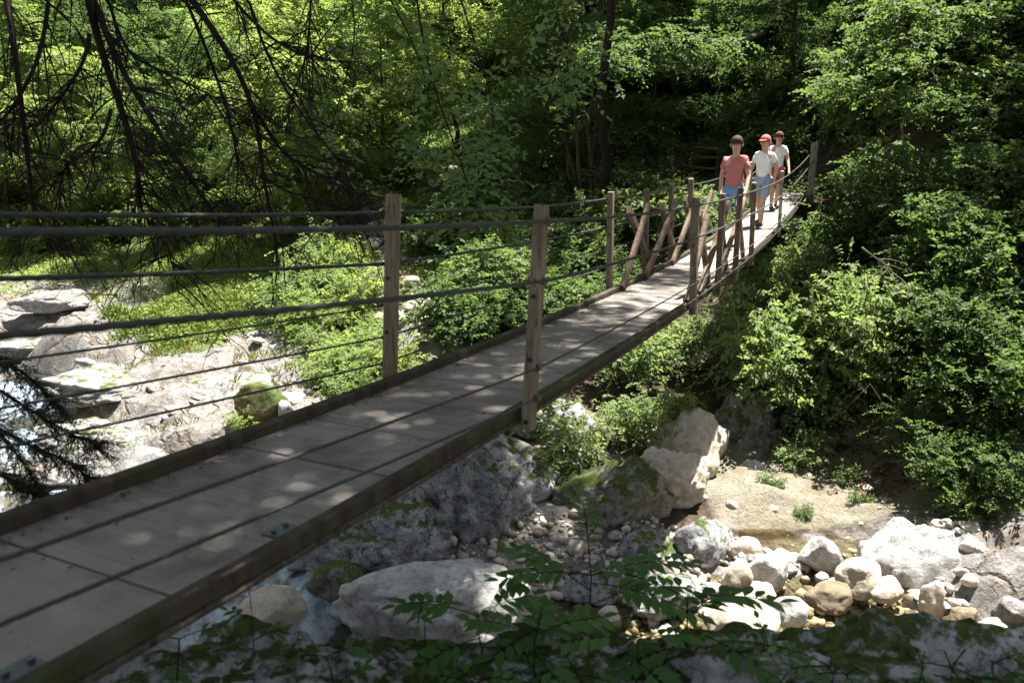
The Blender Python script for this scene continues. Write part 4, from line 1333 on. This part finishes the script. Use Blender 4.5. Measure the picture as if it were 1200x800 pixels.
def person(loc, rz, label, shirt, short, hat, phase=1, h=1.72, backpack=None):
    """facing +Y in local space, mid-stride"""
    k = h / 1.72
    e = empty('person', loc, rz, label, 'person'); e.scale = (k, k, k)
    p = phase
    J = dict(pel=(0, 0, .95), sp=(0, .01, 1.12), ch=(0, .01, 1.3), nk=(0, .0, 1.45), nk2=(0, .015, 1.52), hd=(0, .03, 1.6), hd2=(0, .025, 1.68))
    for sd, n in ((-1, 'l'), (1, 'r')):
        f = p * sd
        J['hip' + n] = (sd * .1, 0, .9); J['kn' + n] = (sd * .105, .14 * f + .04, .5); J['an' + n] = (sd * .1, .2 * f - .02, .09 if f > 0 else .13)
        J['to' + n] = (sd * .11, .2 * f + .15, .035 if f > 0 else .04)
        J['sh' + n] = (sd * .155, 0, 1.39); J['el' + n] = (sd * .225, -.07 * f - .02, 1.14); J['wr' + n] = (sd * .225, -.12 * f + .1, .93)
        J['pm' + n] = (sd * .22, -.14 * f + .14, .86)
        for q in range(4):
            J['f%d' % q + n] = (sd * (.235 - .004 * q), -.14 * f + .125 + .018 * q, .835); J['g%d' % q + n] = (sd * (.215 - .004 * q), -.14 * f + .135 + .018 * q, .775 + (.006 if q in (0, 3) else 0))
        J['th' + n] = (sd * .195, -.14 * f + .185, .855); J['tt' + n] = (sd * .185, -.14 * f + .195, .81)
    names = list(J); idx = {n: i for i, n in enumerate(names)}
    E_ = [('pel', 'sp'), ('sp', 'ch'), ('ch', 'nk'), ('nk', 'nk2'), ('nk2', 'hd'), ('hd', 'hd2')]
    for n in 'lr':
        E_ += [('pel', 'hip' + n), ('hip' + n, 'kn' + n), ('kn' + n, 'an' + n), ('an' + n, 'to' + n), ('ch', 'sh' + n), ('sh' + n, 'el' + n), ('el' + n, 'wr' + n), ('wr' + n, 'pm' + n), ('pm' + n, 'th' + n), ('th' + n, 'tt' + n)]
        for q in range(4): E_ += [('pm' + n, 'f%d' % q + n), ('f%d' % q + n, 'g%d' % q + n)]
    rad = dict(pel=(.14, .11), sp=(.125, .1), ch=(.15, .11), nk=.06, nk2=.055, hd=(.085, .1), hd2=(.075, .085), hip=.085, kn=.058, an=.04, to=.035, sh=.055, el=.04, wr=.027, pm=(.035, .022), th=.011, tt=.009)
    rr = []
    for n in names:
        b = n if n in rad else (n[:-1] if n[:-1] in rad else None)
        rr.append(rad[b] if b else .009)
    link('body', skin_mesh('body', [J[n] for n in names], [(idx[a], idx[b]) for a, b in E_], rr), SKIN, e)
    def part(name, keys, edges, radii, mat, parent=e):
        ids = {n: i for i, n in enumerate(keys)}
        me = skin_mesh(name, [J[n] if isinstance(n, str) else n for n in keys], [(ids[a], ids[b]) for a, b in edges], radii, 3 if name != 'shoe' else 2)
        if name != 'shoe':
            for v in me.vertices:
                q_ = v.co * 9 + Vector((phase * 7, h * 31, 0))
                v.co += v.normal * (mnoise.noise(Vector((q_.x, q_.y, q_.z * .8))) * .014 + mnoise.noise(q_ * 2.3) * .006)
        return link(name, me, mat, parent)
    J['hem'] = (0, .0, .9); J['nkb'] = (0, 0, 1.46)
    for n, sd in (('l', -1), ('r', 1)):
        J['slv' + n] = tuple(np.array(J['sh' + n]) * .35 + np.array(J['el' + n]) * .65)
        J['cuff' + n] = tuple(np.array(J['kn' + n]) * .85 + np.array(J['hip' + n]) * .15)
    part('shirt', ['ch', 'sp', 'hem', 'nkb', 'shl', 'slvl', 'shr', 'slvr'], [('ch', 'sp'), ('sp', 'hem'), ('ch', 'nkb'), ('ch', 'shl'), ('shl', 'slvl'), ('ch', 'shr'), ('shr', 'slvr')],
         [(.17, .13), (.15, .12), (.165, .13), .065, .072, .062, .072, .062], flat_mat('shirt_cloth', shirt, .85, .2, .08, 9))
    part('shorts', ['pel', 'hipl', 'cuffl', 'hipr', 'cuffr'], [('pel', 'hipl'), ('hipl', 'cuffl'), ('pel', 'hipr'), ('hipr', 'cuffr')], [(.13, .105), .095, .09, .095, .09], flat_mat('shorts_cloth', short, .85, .2, .12, 9))
    for n in 'lr':
        a, t = np.array(J['an' + n]), np.array(J['to' + n])
        J['hl'] = tuple(a + (0, -.05, -.04)); J['md'] = tuple((a + t) / 2 + (0, .01, -.01)); J['tp'] = tuple(t + (0, .04, .005))
        part('shoe', ['md', 'hl', 'tp'], [('md', 'hl'), ('md', 'tp')], [.05, .048, .04], flat_mat('shoe', (.05, .045, .04), .7))
    hc = np.array(J['hd2'])
    mb = MB(); vs = []; fs = []        # hair / cap shell
    for i in range(7):
        for j in range(14):
            th = i / 6 * 1.75; ph = j / 14 * 2 * PI
            rim = 1.0
            vs.append((hc[0] + .1 * math.sin(th) * math.cos(ph), hc[1] - .008 + .115 * math.sin(th) * math.sin(ph), hc[2] - .005 + .105 * math.cos(th) - (.03 if (i == 6 and math.sin(ph) < .2) else 0)))
    for i in range(6):
        for j in range(14):
            j2 = (j + 1) % 14
            fs.append((i * 14 + j, (i + 1) * 14 + j, (i + 1) * 14 + j2, i * 14 + j2))
    mb.add(vs, fs)
    kind, hcol = hat
    if kind == 'cap':
        mb.add([(-.07, hc[1] + .09, hc[2]), (.07, hc[1] + .09, hc[2]), (.055, hc[1] + .19, hc[2] - .02), (-.055, hc[1] + .19, hc[2] - .02),
                (-.07, hc[1] + .09, hc[2] - .012), (.07, hc[1] + .09, hc[2] - .012), (.055, hc[1] + .19, hc[2] - .03), (-.055, hc[1] + .19, hc[2] - .03)],
               [(0, 1, 2, 3), (7, 6, 5, 4), (0, 4, 5, 1), (1, 5, 6, 2), (2, 6, 7, 3), (3, 7, 4, 0)])
    mb.build(kind, flat_mat(kind + '_material', hcol, .8, .2, .15, 20), e, True)
    fm = MB(); fm.add([(-.014, .115, 1.6), (.014, .115, 1.6), (0, .155, 1.6), (0, .115, 1.645)], [(0, 2, 3), (1, 3, 2), (0, 1, 2)]); fm.build('nose', SKIN, e)
    for sd in (-1, 1):
        fm = MB(); fm.tube([(sd * .034, .112, 1.64), (sd * .034, .128, 1.64)], [.013, .009], 8); fm.build('eye', flat_mat('eye', (.03, .02, .015), .3), e)
        fm = MB(); fm.tube([(sd * .08, .02, 1.6), (sd * .1, .015, 1.625), (sd * .085, .02, 1.65)], .014, 6); fm.build('ear', SKIN, e)
    fm = MB(); fm.tube([(-.024, .116, 1.555), (0, .124, 1.552), (.024, .116, 1.555)], .006, 6); fm.build('mouth', flat_mat('lips', (.3, .1, .09), .5), e)
    return e


face = PI - AZ   # towards the camera, down the bridge
person(B(12.9, -2.05), face, 'hiker in red shirt and blue shorts, first of the three on the bridge', (.45, .17, .15), (.16, .3, .5), ('hair', (.05, .03, .02)), 1, 1.68)
person(B(15.6, -1.95), face - .3, 'hiker in white shirt and red cap, middle of the three on the bridge', (.8, .78, .78), (.3, .36, .48), ('cap', (.42, .13, .1)), -1, 1.66)
person(B(18.3, -2.02), face + .35, 'hiker in white shirt with brown hair, last of the three on the bridge', (.78, .76, .78), (.4, .12, .1), ('hair', (.1, .045, .025)), 1, 1.64)

# ------------------------------------------------------------------ spruce hanging in from the upper left
def spruce():
    rg = np.random.default_rng(55)
    x0, y0 = -5.6, 4.6
    z0 = gz(x0, y0)
    e = empty('spruce_tree', (x0, y0, z0), 0, 'spruce at the upper left whose bare dark boughs hang over the bridge', 'tree')
    off = np.array([x0, y0, z0])
    tm = MB(); tp = np.array([(0, 0, -.4), (.05, .02, 3), (.0, .1, 7), (.05, .05, 11), (0, 0, 15)]); tm.tube(tp, [.28, .22, .16, .1, .02], 10)
    tm.build('trunk', M['bark_dark'], e, True)
    # boughs: way points in the picture with a distance each
    boughs = [([(95, -40), (115, 50), (150, 150), (163, 205), (160, 240)], 5.6, .032), ([(100, -30), (135, 70), (190, 160), (240, 235), (262, 262)], 5.6, .026), ([(195, -40), (265, 55), (300, 130), (308, 205), (325, 290)], 6.2, .027),
              ([(3, -40), (20, 80), (33, 190), (40, 262), (78, 305)], 5.2, .018), ([(205, -30), (245, 65), (270, 140), (280, 200), (275, 240)], 6.4, .014), ([(118, -30), (145, 60), (180, 80), (235, 105), (260, 120)], 6.0, .012),
              ([(282, -30), (310, 60), (340, 115), (385, 175), (400, 190)], 6.6, .012), ([(250, -30), (290, 20), (330, 55), (370, 68), (398, 72)], 6.4, .013), ([(365, -30), (363, 30), (358, 70), (345, 105), (340, 118)], 6.6, .008),
              ([(130, 130), (120, 165), (90, 185), (72, 200), (70, 235)], 5.6, .01), ([(105, 40), (98, 75), (75, 110), (50, 140), (40, 150)], 5.6, .01), ([(300, 130), (330, 180), (365, 200), (390, 215), (420, 228)], 6.3, .011),
              ([(163, 205), (165, 250), (190, 275), (200, 300), (210, 345)], 5.6, .007), ([(305, 205), (340, 228), (380, 232), (395, 250), (400, 268)], 6.2, .008), ([(60, -30), (50, 60), (20, 120), (-5, 150), (-30, 170)], 5.4, .014)]
    for bi, (w, Y, r) in enumerate(boughs):
        pts = [np.array(P(px, py, Y + .25 * math.sin(i * 1.7 + bi))) for i, (px, py) in enumerate(w)]
        if w[0][1] < 0:
            hz_ = pts[0][2] + rg.uniform(1.0, 1.8)
            pts = [np.array((x0 + .05, y0 + .03, hz_ + .6)), (np.array((x0, y0, hz_ + .6)) + pts[0]) / 2 + (0, 0, .7)] + pts
        # smooth the poly-line
        for _ in range(2):
            q = [pts[0]]
            for a, b in zip(pts[:-1], pts[1:]): q += [a * .75 + b * .25, a * .25 + b * .75]
            q.append(pts[-1]); pts = q
        pts = [p - off for p in pts]; n = len(pts)
        mb = MB()
        r *= 1.35
        mb.tube(pts, [r * (1 - .8 * i / (n - 1)) + .002 for i in range(n)], 6)
        for k in range(int(16 + r * 850)):
            i = rg.integers(n // 3, n - 1)
            d = nrm(nrm(pts[i + 1] - pts[i]) * .55 + rg.normal(0, .5, 3) * (1, .7, .5) + np.array((.1, 0, -.1)))
            ln = rg.uniform(.15, .7)
            p0 = pts[i]; p1 = p0 + d * ln * .5 + (0, 0, .03 * ln); p2 = p0 + d * ln * .9 + rg.normal(0, .06, 3) * ln + (0, 0, -.3 * ln)
            mb.tube([p0, p0 * .5 + p1 * .5 + (0, 0, .02 * ln), p1, (p1 + p2) / 2 + (0, 0, .05 * ln), p2], [.007, .006, .005, .0035, .002], 4, False)
            for g in range(2):
                d2 = nrm(d + rg.normal(0, .6, 3)); q0 = p1 + (p2 - p1) * rg.uniform(0, .7)
                mb.tube([q0, q0 + d2 * ln * .35, q0 + d2 * ln * .55 + (0, 0, -.05)], [.0042, .003, .0015], 3, False)
        mb.build('bough', M['bark_dark'], e, True)
    # live low boughs with needles, lower left
    for bi, w in enumerate(([(-160, 380), (-60, 420), (20, 470), (75, 505), (112, 520)], [(-160, 450), (-40, 480), (30, 520), (80, 540), (105, 560)], [(-160, 350), (-60, 390), (0, 420), (40, 445), (62, 470)],
                            [(-160, 520), (-60, 530), (10, 560), (45, 580), (70, 590)], [(-120, 420), (-60, 460), (-5, 500), (30, 545), (50, 580)])):
        Y = 4.4 + .15 * bi
        pts = [np.array(P(px, py, Y)) - off for px, py in w]
        pts = [np.array((.1, -.02, pts[0][2] + .35))] + pts
        for _ in range(2):
            q = [pts[0]]
            for a, b in zip(pts[:-1], pts[1:]): q += [a * .75 + b * .25, a * .25 + b * .75]
            q.append(pts[-1]); pts = q
        mb = MB(); n = len(pts); mb.tube(pts, [.014 * (1 - .85 * i / (n - 1)) + .001 for i in range(n)], 6)
        Vs = []
        for k in range(260):
            i = rg.integers(2, n); p0 = pts[i - 1] + (pts[i] - pts[i - 1]) * rg.uniform(0, 1)
            d = nrm(nrm(pts[i] - pts[i - 1]) * .6 + rg.normal(0, .6, 3) * (1, 1, .5) + (0, 0, -.25))
            ln = rg.uniform(.1, .3)
            mb.tube([p0, p0 + d * ln * .6, p0 + d * ln + (0, 0, -.03)], [.002, .0016, .001], 3, False)
            m = 46; t = rg.uniform(0, 1, m)
            b = p0 + d * (ln * t)[:, None]
            ax = d * .8 + rg.normal(0, .6, (m, 3)); nm = rg.normal(0, 1, (m, 3))
            Vs.append(leaf_verts(b, ax, nm, np.full(m, .022), np.full(m, .0042), 0))
        bo = mb.build('bough', M['bark_dark'], e, True)
        V = np.concatenate(Vs); link('needles', quads_mesh('needles', V, len(V) // 4), M['needle'], bo)


spruce()

# ------------------------------------------------------------------ tall trees added for the shade of their unseen crowns
def canopy(seed, root, center, rad, thick, twigs, lm, label, llen=.13, name='added_shade_tree', tr=.24):
    """added shade tree: a leaning trunk to the unseen crown, limbs fanned in a wide flat crown"""
    rg = np.random.default_rng(seed)
    zr = gz(*root)
    e = empty(name, (root[0], root[1], zr), 0, label, 'tree')
    c = np.array(center) - (root[0], root[1], zr)
    mb = MB()
    tp = curve_pts((0, 0, -.4), c + (0, 0, thick * .3), .05, 9, rg); mb.tube(tp, [tr * (1 - .75 * i / 8) for i in range(9)], 10)
    A = []; D = []
    for k in range(26):
        an = k * 2.4; rr = rad * math.sqrt(rg.uniform(.15, 1))
        t = c + np.array((math.cos(an) * rr, math.sin(an) * rr, rg.uniform(-.5, .5) * thick))
        o = tp[rg.integers(5, 9)]
        lp = curve_pts(o, t, .08, 6, rg); mb.tube(lp, [.05 * (1 - .8 * j / 5) + .006 for j in range(6)], 5, False)
        for j in range(2, 6): A.append(lp[j]); D.append(t - o)
    A = np.array(A); D = nrm(np.array(D))
    ix = rg.integers(0, len(A), twigs)
    o = A[ix] + rg.normal(0, .33, (twigs, 3)) * (1, 1, .6)
    d = D[ix] * .6 + rg.normal(0, .6, (twigs, 3)); d[:, 2] *= .3
    V = sprays(o, d, .75, 12, llen, llen * .65, rg, .3, .2)
    mb.build('trunk', BD, e, True)
    link('crown', quads_mesh('crown', V, twigs * 12), lm, e)
    return e


canopy(61, (3.2, -2.6), (1.9, 4.9, 9.0), 3.3, 1.6, 2900, LM, 'unseen tall tree added behind the viewpoint to shade the near deck')  # added overhead, out of view, to keep the near deck in shade
canopy(62, (7.5, 1.0), (5.7, 5.6, 9.0), 2.6, 1.4, 1500, LM, 'unseen tree added on the near bank at the right to shade the ledge')
t63 = canopy(63, (-6.8, 1.2), (.7, 9.4, 9.0), 2.4, 1.6, 2000, LM, 'near bank tree at left, leafy boughs beyond the far post, unseen crown shaped for shade')  # only the low boughs are seen, the crown is there for shade
canopy(64, (2.4, 21.2), (2.5, 13.5, 12.5), 2.9, 2.4, 4000, LM, 'tall tree across the stream, its unseen crown leaned out to shade the rocks', tr=.13)  # crown set above the frame to shade the rocks under the bridge

canopy(68, (8.6, 31.5), (6.6, 27.6, 13.0), 3.9, 2.4, 3800, LM, 'tall forest tree above the path fence, its crown out of sight and added for shade', tr=.16)  # this one and the next added to darken the hollow behind the bridge
canopy(69, (2.6, 34.0), (2.6, 27.4, 13.5), 3.6, 2.4, 3600, LM, 'tall forest tree behind the hazel, its crown out of sight and added for shade', tr=.16)
canopy(70, (16.0, 19.0), (14.8, 17.4, 11.5), 3.2, 2.2, 3200, LD, 'tall tree high on the right bank, its crown above the picture and added for shade', tr=.18)  # added to darken the far right bank
canopy(71, (9.6, 2.6), (3.9, 8.7, 10.0), 2.3, 1.4, 850, LM, 'unseen tree added on the near bank at the right to dapple the middle deck')  # added for thin dappled shade on the middle deck
canopy(65, (1.5, -5.0), (-.4, .6, 9.5), 3.6, 1.8, 3600, LM, 'unseen tree added behind the viewpoint whose crown shades the near end of the deck')  # this and the two below are added to cut the sky light
canopy(66, (6.5, -2.5), (4.8, 1.6, 8.5), 3.4, 1.8, 2000, LM, 'unseen leaning tree added behind the viewpoint at the right to block the sky')
canopy(67, (-8.5, -1.0), (-4.2, 2.6, 9.0), 3.2, 1.8, 3000, LM, 'unseen tree added behind the spruce on the near bank to block the sky')


def low_boughs(e):
    rg = np.random.default_rng(91)
    off = np.array(e.location)
    for bi, (w, Y) in enumerate((([(420, -60), (470, 20), (500, 90), (505, 150), (498, 190)], 8.6), ([(520, -60), (560, 60), (580, 130), (575, 180), (560, 215)], 8.2), ([(480, -60), (500, 80), (540, 190), (555, 240), (575, 275)], 7.4),
                                 ([(400, -60), (420, 40), (400, 110), (385, 160), (380, 200)], 9.0), ([(600, -70), (640, -20), (660, 40), (668, 90), (660, 120)], 8.8))):
        pts = [np.array((.7, 9.4, 8.6)), np.array((.2, 9.2, 5.5))] + [np.array(P(px, py, Y)) for px, py in w]
        for _ in range(2):
            q = [pts[0]]
            for a, b in zip(pts[:-1], pts[1:]): q += [a * .75 + b * .25, a * .25 + b * .75]
            q.append(pts[-1]); pts = q
        pts = [p - off for p in pts]; n = len(pts)
        mb = MB(); mb.tube(pts, [.013 * (1 - .85 * i / (n - 1)) + .002 for i in range(n)], 6)
        m = 48; ix = rg.integers(n * 2 // 5, n, m)
        o = np.array(pts)[ix] + rg.normal(0, .1, (m, 3)); d = rg.normal(0, 1, (m, 3)) * (1, .6, .25) + (.1, -.2, -.15)
        V = sprays(o, d, .42, 7, .1, .065, rg, .3, .3)
        bo = mb.build('bough', BD, e, True)
        link('leaves', quads_mesh('leaves', V, m * 7), M['leaf_bough'], bo)


low_boughs(t63)

# ------------------------------------------------------------------ saplings and plants on the near ledge
def pinnate(mb_leaf, base, d, length, n, llen, rg):
    """a feather leaf: paired leaflets along a stalk, each a six sided pointed face"""
    d = nrm(np.array(d, float)); up = nrm(np.array((0, 0, 1.)) + rg.normal(0, .12, 3)); side = nrm(np.cross(d, up))
    pts = [np.array(base) + d * length * t + np.array((0, 0, -.25 * length * t * t)) for t in np.linspace(0, 1, 7)]
    out = []
    for i in range(1, n + 1):
        t = .25 + .75 * i / n
        p = np.array(base) + d * length * t + np.array((0, 0, -.25 * length * t * t))
        for sg in ((1, -1) if i < n else (0,)):
            ax = nrm(d * (.55 if sg else 1) + side * sg * .85 + np.array((0, 0, -.18)) + rg.normal(0, .08, 3))
            nm = nrm(up + rg.normal(0, .15, 3)); s2 = nrm(np.cross(ax, nm)); n2 = np.cross(s2, ax)
            L = llen * rg.uniform(.8, 1.15) * (1 - .25 * abs(t - .6)); Wd = L * .42
            out.append([p, p + ax * L * .25 + s2 * Wd * .42 + n2 * Wd * .1, p + ax * L * .55 + s2 * Wd * .5 + n2 * Wd * .08, p + ax * L - n2 * L * .1, p + ax * L * .55 - s2 * Wd * .5 + n2 * Wd * .08, p + ax * L * .25 - s2 * Wd * .42 + n2 * Wd * .1])
    return pts, out


def sapling(px, py, Y, h, fronds, label, seed, mat=None, flen=.42, llen=.11, nl=6, lean=(0, 0), name='sapling', stemr=.007):
    rg = np.random.default_rng(seed)
    b = np.array(P(px, py, Y)); g = gz(b[0], b[1])
    e = empty(name, (b[0], b[1], g), 0, label, 'sapling' if name == 'sapling' else 'plant')
    H = b[2] + h - g
    st = curve_pts((0, 0, -.08), (lean[0], lean[1], H), .06, 7, rg)
    mb = MB(); mb.tube(st, [stemr * (1 - .6 * i / 6) for i in range(7)], 6)
    faces = []
    for k, (t, az, el) in enumerate(fronds):
        i = min(int(t * 6), 5); u = t * 6 - i; o = st[i] * (1 - u) + st[i + 1] * u
        d = (math.sin(az), math.cos(az), el)
        pts, out = pinnate(None, o, d, flen * rg.uniform(.8, 1.2), nl, llen, rg)
        mb.tube(pts, [.0028] * 6 + [.001], 4, False)
        faces += out
    mb.build('stem', M['bark_dark'], e, True)
    V = np.array(faces).reshape(-1, 3)
    link('leaves', quads_mesh('leaves', V, len(faces), 6), mat or M['leaf_fore'], e)
    return e


q = R
sapling(690, 790, 3.0, .5, [(1, q(-95), .25), (1, q(80), .3), (.9, q(-60), .5), (.95, q(120), .25), (.75, q(-120), .15), (.8, q(60), .1), (.6, q(100), .0), (.55, q(-80), .0), (.98, q(0), .6)],
        'tallest young ash with feathered leaves on the near ledge', 401, flen=.5, llen=.1, nl=9)
sapling(800, 790, 2.8, .36, [(1, q(90), .2), (1, q(-60), .3), (.85, q(40), .2), (.8, q(130), .1), (.7, q(-110), .1)], 'ash sapling right of the tallest one, leaves spread to the right', 402, flen=.36, llen=.11)
sapling(560, 790, 2.8, .28, [(1, q(-70), .2), (1, q(60), .3), (.8, q(-120), .1), (.7, q(100), .1)], 'low sapling between the tallest ash and the seedling', 403, flen=.32, llen=.1)
sapling(625, 800, 2.7, .22, [(1, q(-70), .3), (1, q(70), .3), (.8, q(150), .1), (.7, q(-130), .1), (.9, q(10), .3)], 'leafy low sapling in front of the tallest ash', 404, flen=.3, llen=.1)
sapling(495, 780, 2.8, .3, [(1, q(-90), .1), (1, q(80), .1), (.98, q(180), .1), (.6, q(-60), 0)], 'thin seedling with a few rounded leaves before the pale boulder', 405, flen=.12, llen=.075, nl=2, stemr=.004)
sapling(385, 800, 2.6, .12, [(1, q(-90), .2), (1, q(60), .2), (.9, q(160), .1), (.7, q(20), .2)], 'low broad leaved seedling left of the thin seedling', 406, flen=.14, llen=.1, nl=2, stemr=.004)
sapling(292, 760, 2.8, .4, [(1, q(-40), .9), (.9, q(60), .7), (.7, q(-80), .6), (.6, q(80), .6), (.45, q(-70), .5), (.4, q(90), .5)], 'wiry grass like weed standing against the water by the deck', 407, flen=.12, llen=.06, nl=3, stemr=.003, lean=(.02, 0), name='weed')
sapling(745, 800, 2.7, .2, [(1, q(-90), .2), (1, q(80), .2), (.8, q(150), .1), (.7, q(20), .2)], 'small sapling at the ledge between the two taller ones', 408, flen=.26, llen=.09)
sapling(990, 810, 2.6, .08, [(1, q(-90), .2), (1, q(60), .2), (.9, q(160), .1), (.7, q(20), .2)], 'small seedling on the dark rim of the ledge at the right', 409, flen=.14, llen=.07, nl=3)
sapling(215, 790, 2.6, .16, [(1, q(-90), .2), (1, q(60), .2), (.9, q(160), .1), (.7, q(20), .2), (.8, q(-140), .2)], 'low leafy plant in the corner under the deck edge', 410, flen=.2, llen=.07, nl=4)

rs = random.Random(8)
for i in range(26):
    px = rs.uniform(180, 1180)
    sapling(px, rs.uniform(785, 815), rs.uniform(2.55, 3.0), rs.uniform(.04, .14), [(rs.uniform(.5, 1), rs.uniform(0, 6.3), rs.uniform(.1, .5)) for k in range(6)],
            'small green seedling among the moss of the near ledge', 500 + i, flen=rs.uniform(.1, .22), llen=rs.uniform(.04, .07), nl=rs.choice([2, 3, 4]), stemr=.003, name='seedling')['group'] = 'seedlings on the near ledge'
# hanging grass tussock under the bridge
def tussock(px, py, Y, label, seed):
    rg = np.random.default_rng(seed)
    c = np.array(P(px, py, Y)); m = 260
    a = rg.uniform(0, 6.28, m); Vs = []
    e_ = []
    for i in range(m):
        d = np.array((math.cos(a[i]), math.sin(a[i]) - .4, 0)); L = rg.uniform(.35, .8); sd = np.array((-d[1], d[0], 0)) * .007
        p = [d * L * .3 * t * rg.uniform(.8, 1.2) + (0, 0, .18 * math.sin(t * 2.2) - L * t * t * .9) for t in (0, .35, .7, 1)]
        Vs += [p[0] - sd, p[0] + sd, p[1] + sd, p[1] - sd, p[1] - sd, p[1] + sd, p[2] + sd * .7, p[2] - sd * .7, p[2] - sd * .7, p[2] + sd * .7, p[3] + sd * .1, p[3] - sd * .1]
    V = np.array(Vs)
    o = link('grass_tussock', quads_mesh('grass_tussock', V, len(V) // 4), M['dry_grass'], None, c)
    tag(o, label, 'grass tussock')


tussock(832, 385, 15.0, 'yellowish grass tussock hanging under the lattice part of the bridge', 1)
tussock(806, 400, 15.2, 'smaller grass tussock hanging left of the yellowish one', 2)

# ------------------------------------------------------------------ light, sky, camera
SUN_AZ, SUN_EL = R(45), R(69)
w = bpy.data.worlds.new('World'); SC.world = w; w.use_nodes = True
nt = w.node_tree; bg = nt.nodes['Background']
sky = nt.nodes.new('ShaderNodeTexSky'); sky.sky_type = 'NISHITA'; sky.sun_disc = False
sky.sun_elevation = SUN_EL; sky.sun_rotation = SUN_AZ
hs = nt.nodes.new('ShaderNodeHueSaturation'); hs.inputs['Saturation'].default_value = .45
nt.links.new(sky.outputs[0], hs.inputs['Color']); nt.links.new(hs.outputs[0], bg.inputs[0]); bg.inputs[1].default_value = .05
sd = bpy.data.lights.new('sun', 'SUN'); sd.energy = 5.0; sd.angle = R(.53); sd.color = (1, .96, .9)
so = bpy.data.objects.new('sun', sd); COL.objects.link(so)
S = Vector((math.sin(SUN_AZ) * math.cos(SUN_EL), math.cos(SUN_AZ) * math.cos(SUN_EL), math.sin(SUN_EL)))
so.rotation_euler = S.to_track_quat('Z', 'Y').to_euler(); so.location = (0, 0, 30)

cd = bpy.data.cameras.new('camera'); cd.sensor_width = 36; cd.lens = F / 1200 * 36; cd.clip_end = 500; cd.clip_start = .05
cd.dof.use_dof = True; cd.dof.focus_distance = 11.0; cd.dof.aperture_fstop = 2.8
co = bpy.data.objects.new('camera', cd); COL.objects.link(co)
co.rotation_euler = (PI / 2 - PITCH, 0, 0); co.location = (0, 0, 0)
SC.camera = co

SC.view_settings.view_transform = 'Standard'; SC.view_settings.look = 'None'
SC.view_settings.exposure = 2.25; SC.view_settings.gamma = 1
SC.render.engine = 'CYCLES'
cy = SC.cycles
cy.use_denoising = True
try: cy.denoiser = 'OPENIMAGEDENOISE'
except Exception: pass
cy.max_bounces = 7; cy.diffuse_bounces = 4; cy.transmission_bounces = 5; cy.glossy_bounces = 3; cy.transparent_max_bounces = 8
cy.caustics_reflective = False; cy.caustics_refractive = False
cy.sample_clamp_indirect = 6
